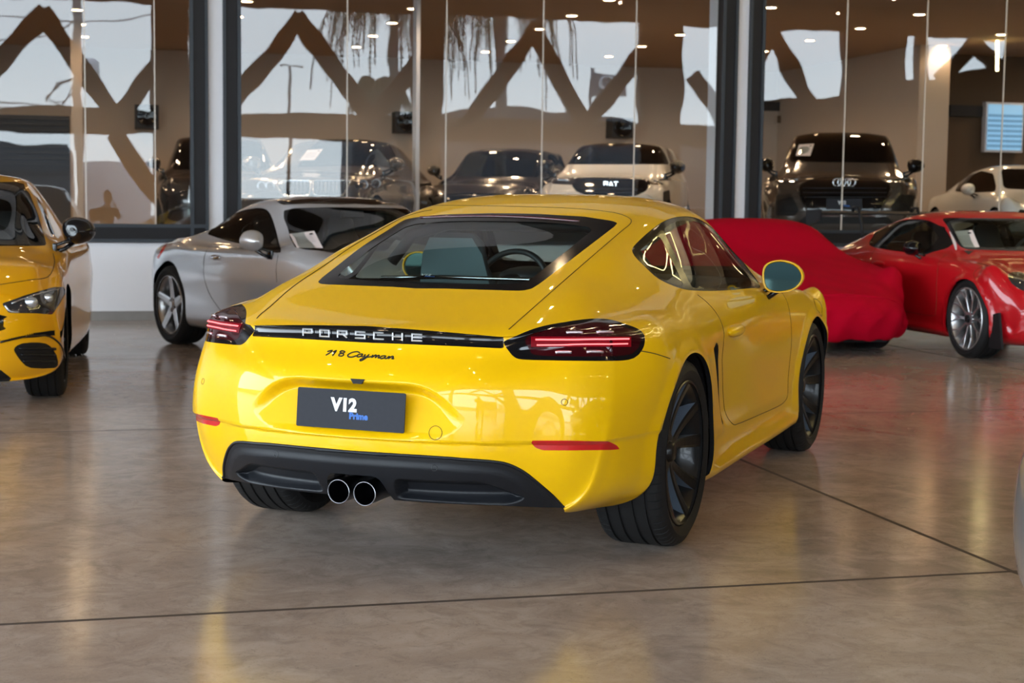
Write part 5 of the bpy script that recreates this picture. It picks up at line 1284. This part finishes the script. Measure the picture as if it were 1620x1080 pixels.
sheet(pl, [(903, 238), (928, 236.6), (924, 252.8), (899, 255)], R_)
for a, c in (((880, 284), (900, 285)), ((1036, 286), (1060, 284))): line(pl, [a, c], 'lamp_strip', M['headlens'], R_, .02, .0)
for sg in (-1, 1): simple_mirror(R_, M['gloss'], sg, Vector((2.30, sg*.80, 1.12)), 1.3)
pl, R_, sh = show('gt', SPECS['gt'], [
  ([(511, 218), (565, 216), (649, 218.5), (657, 246), (660, 270), (600, 264), (540, 262), (470, 264), (488, 236)], 'border', dict(x0=1.0, x1=3.1, z0=.9, both=False)),
  ([(513, 221), (565, 219), (645, 221.5), (652, 246), (655, 267), (600, 261.5), (540, 259.5), (476, 261), (491, 238)], 'screen', dict(x0=1.0, x1=3.1, only=('border',), both=False)),
  ([(666, 220.4), (685, 233), (703.8, 252), (700.6, 261), (672, 259), (664, 245.6)], 'glass', dict(x0=-.3, x1=2.6, z0=.9)),
  ([(438.6, 291), (442, 286.5), (486.5, 286), (491, 291), (489.6, 306), (483, 310), (452, 310), (442, 302)], 'kid', dict(x0=2.9, both=False, z0=.2)), ([(496, 289), (500.7, 286), (549.5, 286), (552.6, 291), (544.7, 305.4), (537, 310), (502, 310), (495, 302)], 'kid', dict(x0=2.9, both=False, z0=.2)),
  ([(402, 286.5), (436, 286.5), (436, 299), (403, 302)], 'lamp', dict(x0=2.6, both=False)), ([(559, 288), (618.7, 282.4), (623, 293), (609, 299), (562, 298)], 'lamp', dict(x0=2.6, both=False))], 'showroom_saloon', 'bronze-grey saloon with twin kidney grilles behind the middle window', M['bronze'], 2.82)
line(pl, [(438.6, 291), (442, 286.5), (486.5, 286), (491, 291), (489.6, 306), (483, 310), (452, 310), (442, 302), (438.6, 291)], 'kidney_frame', M['chrome'], R_, .011, .004); line(pl, [(496, 289), (500.7, 286), (549.5, 286), (552.6, 291), (544.7, 305.4), (537, 310), (502, 310), (495, 302), (496, 289)], 'kidney_frame', M['chrome'], R_, .011, .004)
for u in range(446, 488, 6): line(pl, [(u, 288), (u, 307)], 'grille_bar', M['steel'], R_, .005, .002)
for u in range(503, 548, 6): line(pl, [(u, 288), (u, 307)], 'grille_bar', M['steel'], R_, .005, .002)
for u, v in ((415, 294), (428, 294), (576, 292), (596, 290)):
    h = pl.hit(u, v, 0)
    if h: MB().tube([(h.x+.02, h.y+.05*math.cos(t), h.z+.05*math.sin(t)) for t in np.linspace(0, 2*math.pi, 17)[:-1]], .009, 6, closed=True).build('lamp_ring', M['headlens'], R_)
sheet(pl, [(486.5, 237.7), (511, 236), (497.5, 253.5), (474, 254)], R_)
for sg in (-1, 1): simple_mirror(R_, M['bronze'], sg, Vector((2.15, sg*.82, 1.06)), 1.2)
def plaincar(key, spec, mtx, label, paint, name='showroom_suv', wb=2.8, cay=False):
    PLACE[key] = mtx; pl = Placed(spec, mtx, 1., 4, 5, wb, .36 if not cay else .34, .40 if not cay else .37)
    k = 1.0 if not cay else .8
    if not cay:
        pl.lcut(rounded([(-.35, 1.10), (-.1, 1.50), (1.3, 1.55), (1.75, 1.50), (2.35, 1.12), (2.2, 1.09)], .06, 3), 'glass', 'xz', lambda V, N: (np.abs(V[:, 1]) > .5) & (np.abs(N[:, 1]) > .45))
        pl.lcut(rounded([(-.72, 1.10), (-.55, 1.56), (.55, 1.56), (.72, 1.10)], .06, 3), 'screen', 'yz', lambda V, N: (V[:, 0] > 1.4) & (N[:, 0] > .25) & (V[:, 2] > 1.0))
        pl.lcut(rounded([(-.45, .45), (-.5, .78), (.5, .78), (.45, .45)], .06, 3), 'grille', 'yz', lambda V, N: (V[:, 0] > 3.2) & (N[:, 0] > .3))
        pl.lcut(rounded([(.55, .72), (.6, .86), (.86, .90), (.86, .76)], .03, 3), 'lamp', 'yz', lambda V, N: (V[:, 0] > 2.9) & (V[:, 1] > 0)); pl.lcut(rounded([(-.55, .72), (-.6, .86), (-.86, .90), (-.86, .76)], .03, 3), 'lamp', 'yz', lambda V, N: (V[:, 0] > 2.9) & (V[:, 1] < 0))
    else:
        pl.lcut(rounded([(.16, 1.08), (.5, 1.15), (1.05, 1.215), (1.5, 1.17), (2.0, .91), (1.3, .905), (.45, .93)], .05, 3), 'glass', 'xz', lambda V, N: (np.abs(V[:, 1]) > .5) & (np.abs(N[:, 1]) > .35))
        pl.lcut(rounded([(-.60, .955), (-.47, 1.235), (.47, 1.235), (.60, .955), (0, .93)], .06, 3), 'screen', 'yz', lambda V, N: (V[:, 0] > 1) & (N[:, 0] > 0))
        for sg in (-1, 1): pl.lcut(rounded([(sg*.50, .56), (sg*.58, .66), (sg*.74, .68), (sg*.78, .58)], .03, 3), 'lamp', 'yz', lambda V, N: (V[:, 0] > 2.8) & (V[:, 1]*sg > 0))
        pl.lcut(rounded([(-.5, .25), (-.45, .42), (.45, .42), (.5, .25)], .04, 3), 'grille', 'yz', lambda V, N: (V[:, 0] > 3.0) & (N[:, 0] > .2))
    r = thing(name, label, 'car', mtx); finish(pl, r, paint, 'five', WS, .24, .36 if not cay else .34, .25, .81 if not cay else .77)
    for sg in (-1, 1): simple_mirror(r, paint, sg, Vector((2.30, sg*.84, 1.10)) if not cay else Vector((1.55, sg*.80, .86)), 1.1)
    return pl, r
plaincar('dark', suvspec(1.60, .92, 1.0), PLACE['dark'], 'near-black crossover parked between the bronze saloon and the white crossover', M['blackcar'])
plaincar('dark2', suvspec(1.66, .93, 1.03), heading(15.9, 11.15, -146, ZI), 'black crossover half hidden behind the white pillar left of the silver coupe', M['blackcar'])
plaincar('wsport', CAY, heading(18.55, -.52, -156, ZI), 'pale low sports car at the right edge under the louvred window', M['white'], 'showroom_coupe', 2.475, True)
# grey car whose corner enters at the right edge
p = Vector(CAM[:3].tolist())+ray(1693, 930)*3.5
plaincar('near', CAY, heading(p.x+.978*math.cos(math.radians(-62)), p.y+.978*math.sin(math.radians(-62)), -62), 'grey car of which only a blurred end shows at the lower right edge', M['greycar'], 'grey_car', 2.475, True)
# vertical light strips in the inner room, dark seated figure
e = thing('light_strip_lamp', 'thin vertical yellow light strip at the top of the right window', 'lamp', BM.copy())
for v0, v1 in ((-6, 30), (46, 112)):
    a, b_ = at(1578, v0, 6.0), at(1577.5, v1, 6.0); MB().tube([a, b_], .022, 6).build('light_tube', M['tube'], e)
# ------------------------------------------------------------------ the photographer, mirrored in the left window
def figure():
    f = Vector((CM[2][0], CM[2][1], 0)).normalized(); r = Vector((f.y, -f.x, 0)); C_ = Vector((CAM[0], CAM[1], 0))-f*.20+r*.0
    def P(a, b, z): return C_+f*a+r*b+Vector((0, 0, z))   # a forward, b to the right
    root = thing('person', 'person in black clothes crouching with raised hands, mirrored in the left window', 'person', Matrix.Translation(P(-.25, 0, 0)))
    inv = root.matrix_basis.inverted()
    def skin(name, joints, bones, m, lv=2, rootv=0):
        me = bpy.data.meshes.new(name); me.from_pydata([inv @ j[0] for j in joints], bones, []); o = link(name, me, m, root)
        md = o.modifiers.new('skin', 'SKIN'); md.use_smooth_shade = True
        for k, j in enumerate(joints): v = me.skin_vertices[0].data[k]; v.radius = j[1] if isinstance(j[1], tuple) else (j[1], j[1]); v.use_root = k == rootv
        s_ = o.modifiers.new('sub', 'SUBSURF'); s_.levels = s_.render_levels = lv; return o
    J = [(P(-.30, 0, .62), (.16, .13)), (P(-.27, 0, .80), (.15, .11)), (P(-.22, 0, 1.00), (.18, .12)), (P(-.19, 0, 1.11), (.10, .08)), (P(-.17, 0, 1.18), .055),
         (P(-.22, .17, 1.06), .065), (P(-.10, .25, .88), .048), (P(.05, .12, 1.10), .038), (P(-.22, -.17, 1.06), .065), (P(-.08, -.24, .88), .048), (P(.06, -.10, 1.08), .038),
         (P(-.28, .11, .56), .10), (P(.12, .17, .52), .075), (P(.0, .16, .12), .05), (P(-.02, .16, .05), .045), (P(.14, .16, .04), .04),
         (P(-.28, -.11, .56), .10), (P(.08, -.16, .36), .075), (P(-.30, -.15, .12), .055), (P(-.40, -.15, .07), .045), (P(-.38, -.15, .04), .04)]
    B = [(0, 1), (1, 2), (2, 3), (3, 4), (2, 5), (5, 6), (6, 7), (2, 8), (8, 9), (9, 10), (0, 11), (11, 12), (12, 13), (13, 14), (14, 15), (0, 16), (16, 17), (17, 18), (18, 19), (19, 20)]
    M['blackcloth'] = mat('black_clothes', (.012, .012, .014), .9); M['skin'] = mat('skin', (.38, .20, .13), .55); M['hair'] = mat('dark_hair', (.015, .010, .008), .7)
    skin('body', J, B, M['blackcloth'])
    h = MB(); c = inv @ P(-.13, 0, 1.30); F_ = f
    m_ = Matrix.Identity(4)
    for i in range(3): m_[i][0] = f[i]; m_[i][1] = -r[i]; m_[i][2] = (0, 0, 1)[i]
    m_.translation = c
    h.sphere((0, 0, 0), (.095, .075, .12), 20, m=m_); h.sphere((.09, 0, -.01), (.02, .014, .028), 10, m=m_); h.sphere((.055, 0, -.085), (.04, .045, .035), 12, m=m_)
    for s_ in (-1, 1): h.sphere((0, s_*.077, -.005), (.018, .010, .03), 10, m=m_)
    h.tube([m_ @ Vector((-.02, 0, -.08)), m_ @ Vector((-.04, 0, -.16))], .05, 12); h.build('head', M['skin'], root)
    h = MB(); h.sphere((-.022, 0, .025), (.098, .084, .115), 18, m=m_); h.build('hair', M['hair'], root)
    for s_ in (-1, 1):
        w_ = P(.07 if s_ < 0 else .06, -.08*s_*-1*-1 if False else s_*.085, 1.13); hd = [(w_, .030), (w_+f*.03+Vector((0, 0, .05)), .034)]
        js = hd[:]; bs = [(0, 1)]
        for q_ in range(4):
            b0 = w_+f*.035+Vector((0, 0, .06-.018*q_)); n0 = len(js)
            js += [(b0, .011), (b0+f*.03-r*s_*.02, .010), (b0+f*.035-r*s_*.045, .009)]; bs += [(1, n0), (n0, n0+1), (n0+1, n0+2)]
        n0 = len(js); js += [(w_+Vector((0, 0, .075))-r*s_*.01, .011), (w_+Vector((0, 0, .085))-r*s_*.035, .009)]; bs += [(0, n0), (n0, n0+1)]
        skin('hand', js, bs, M['skin'], 1)
    return root
figure()
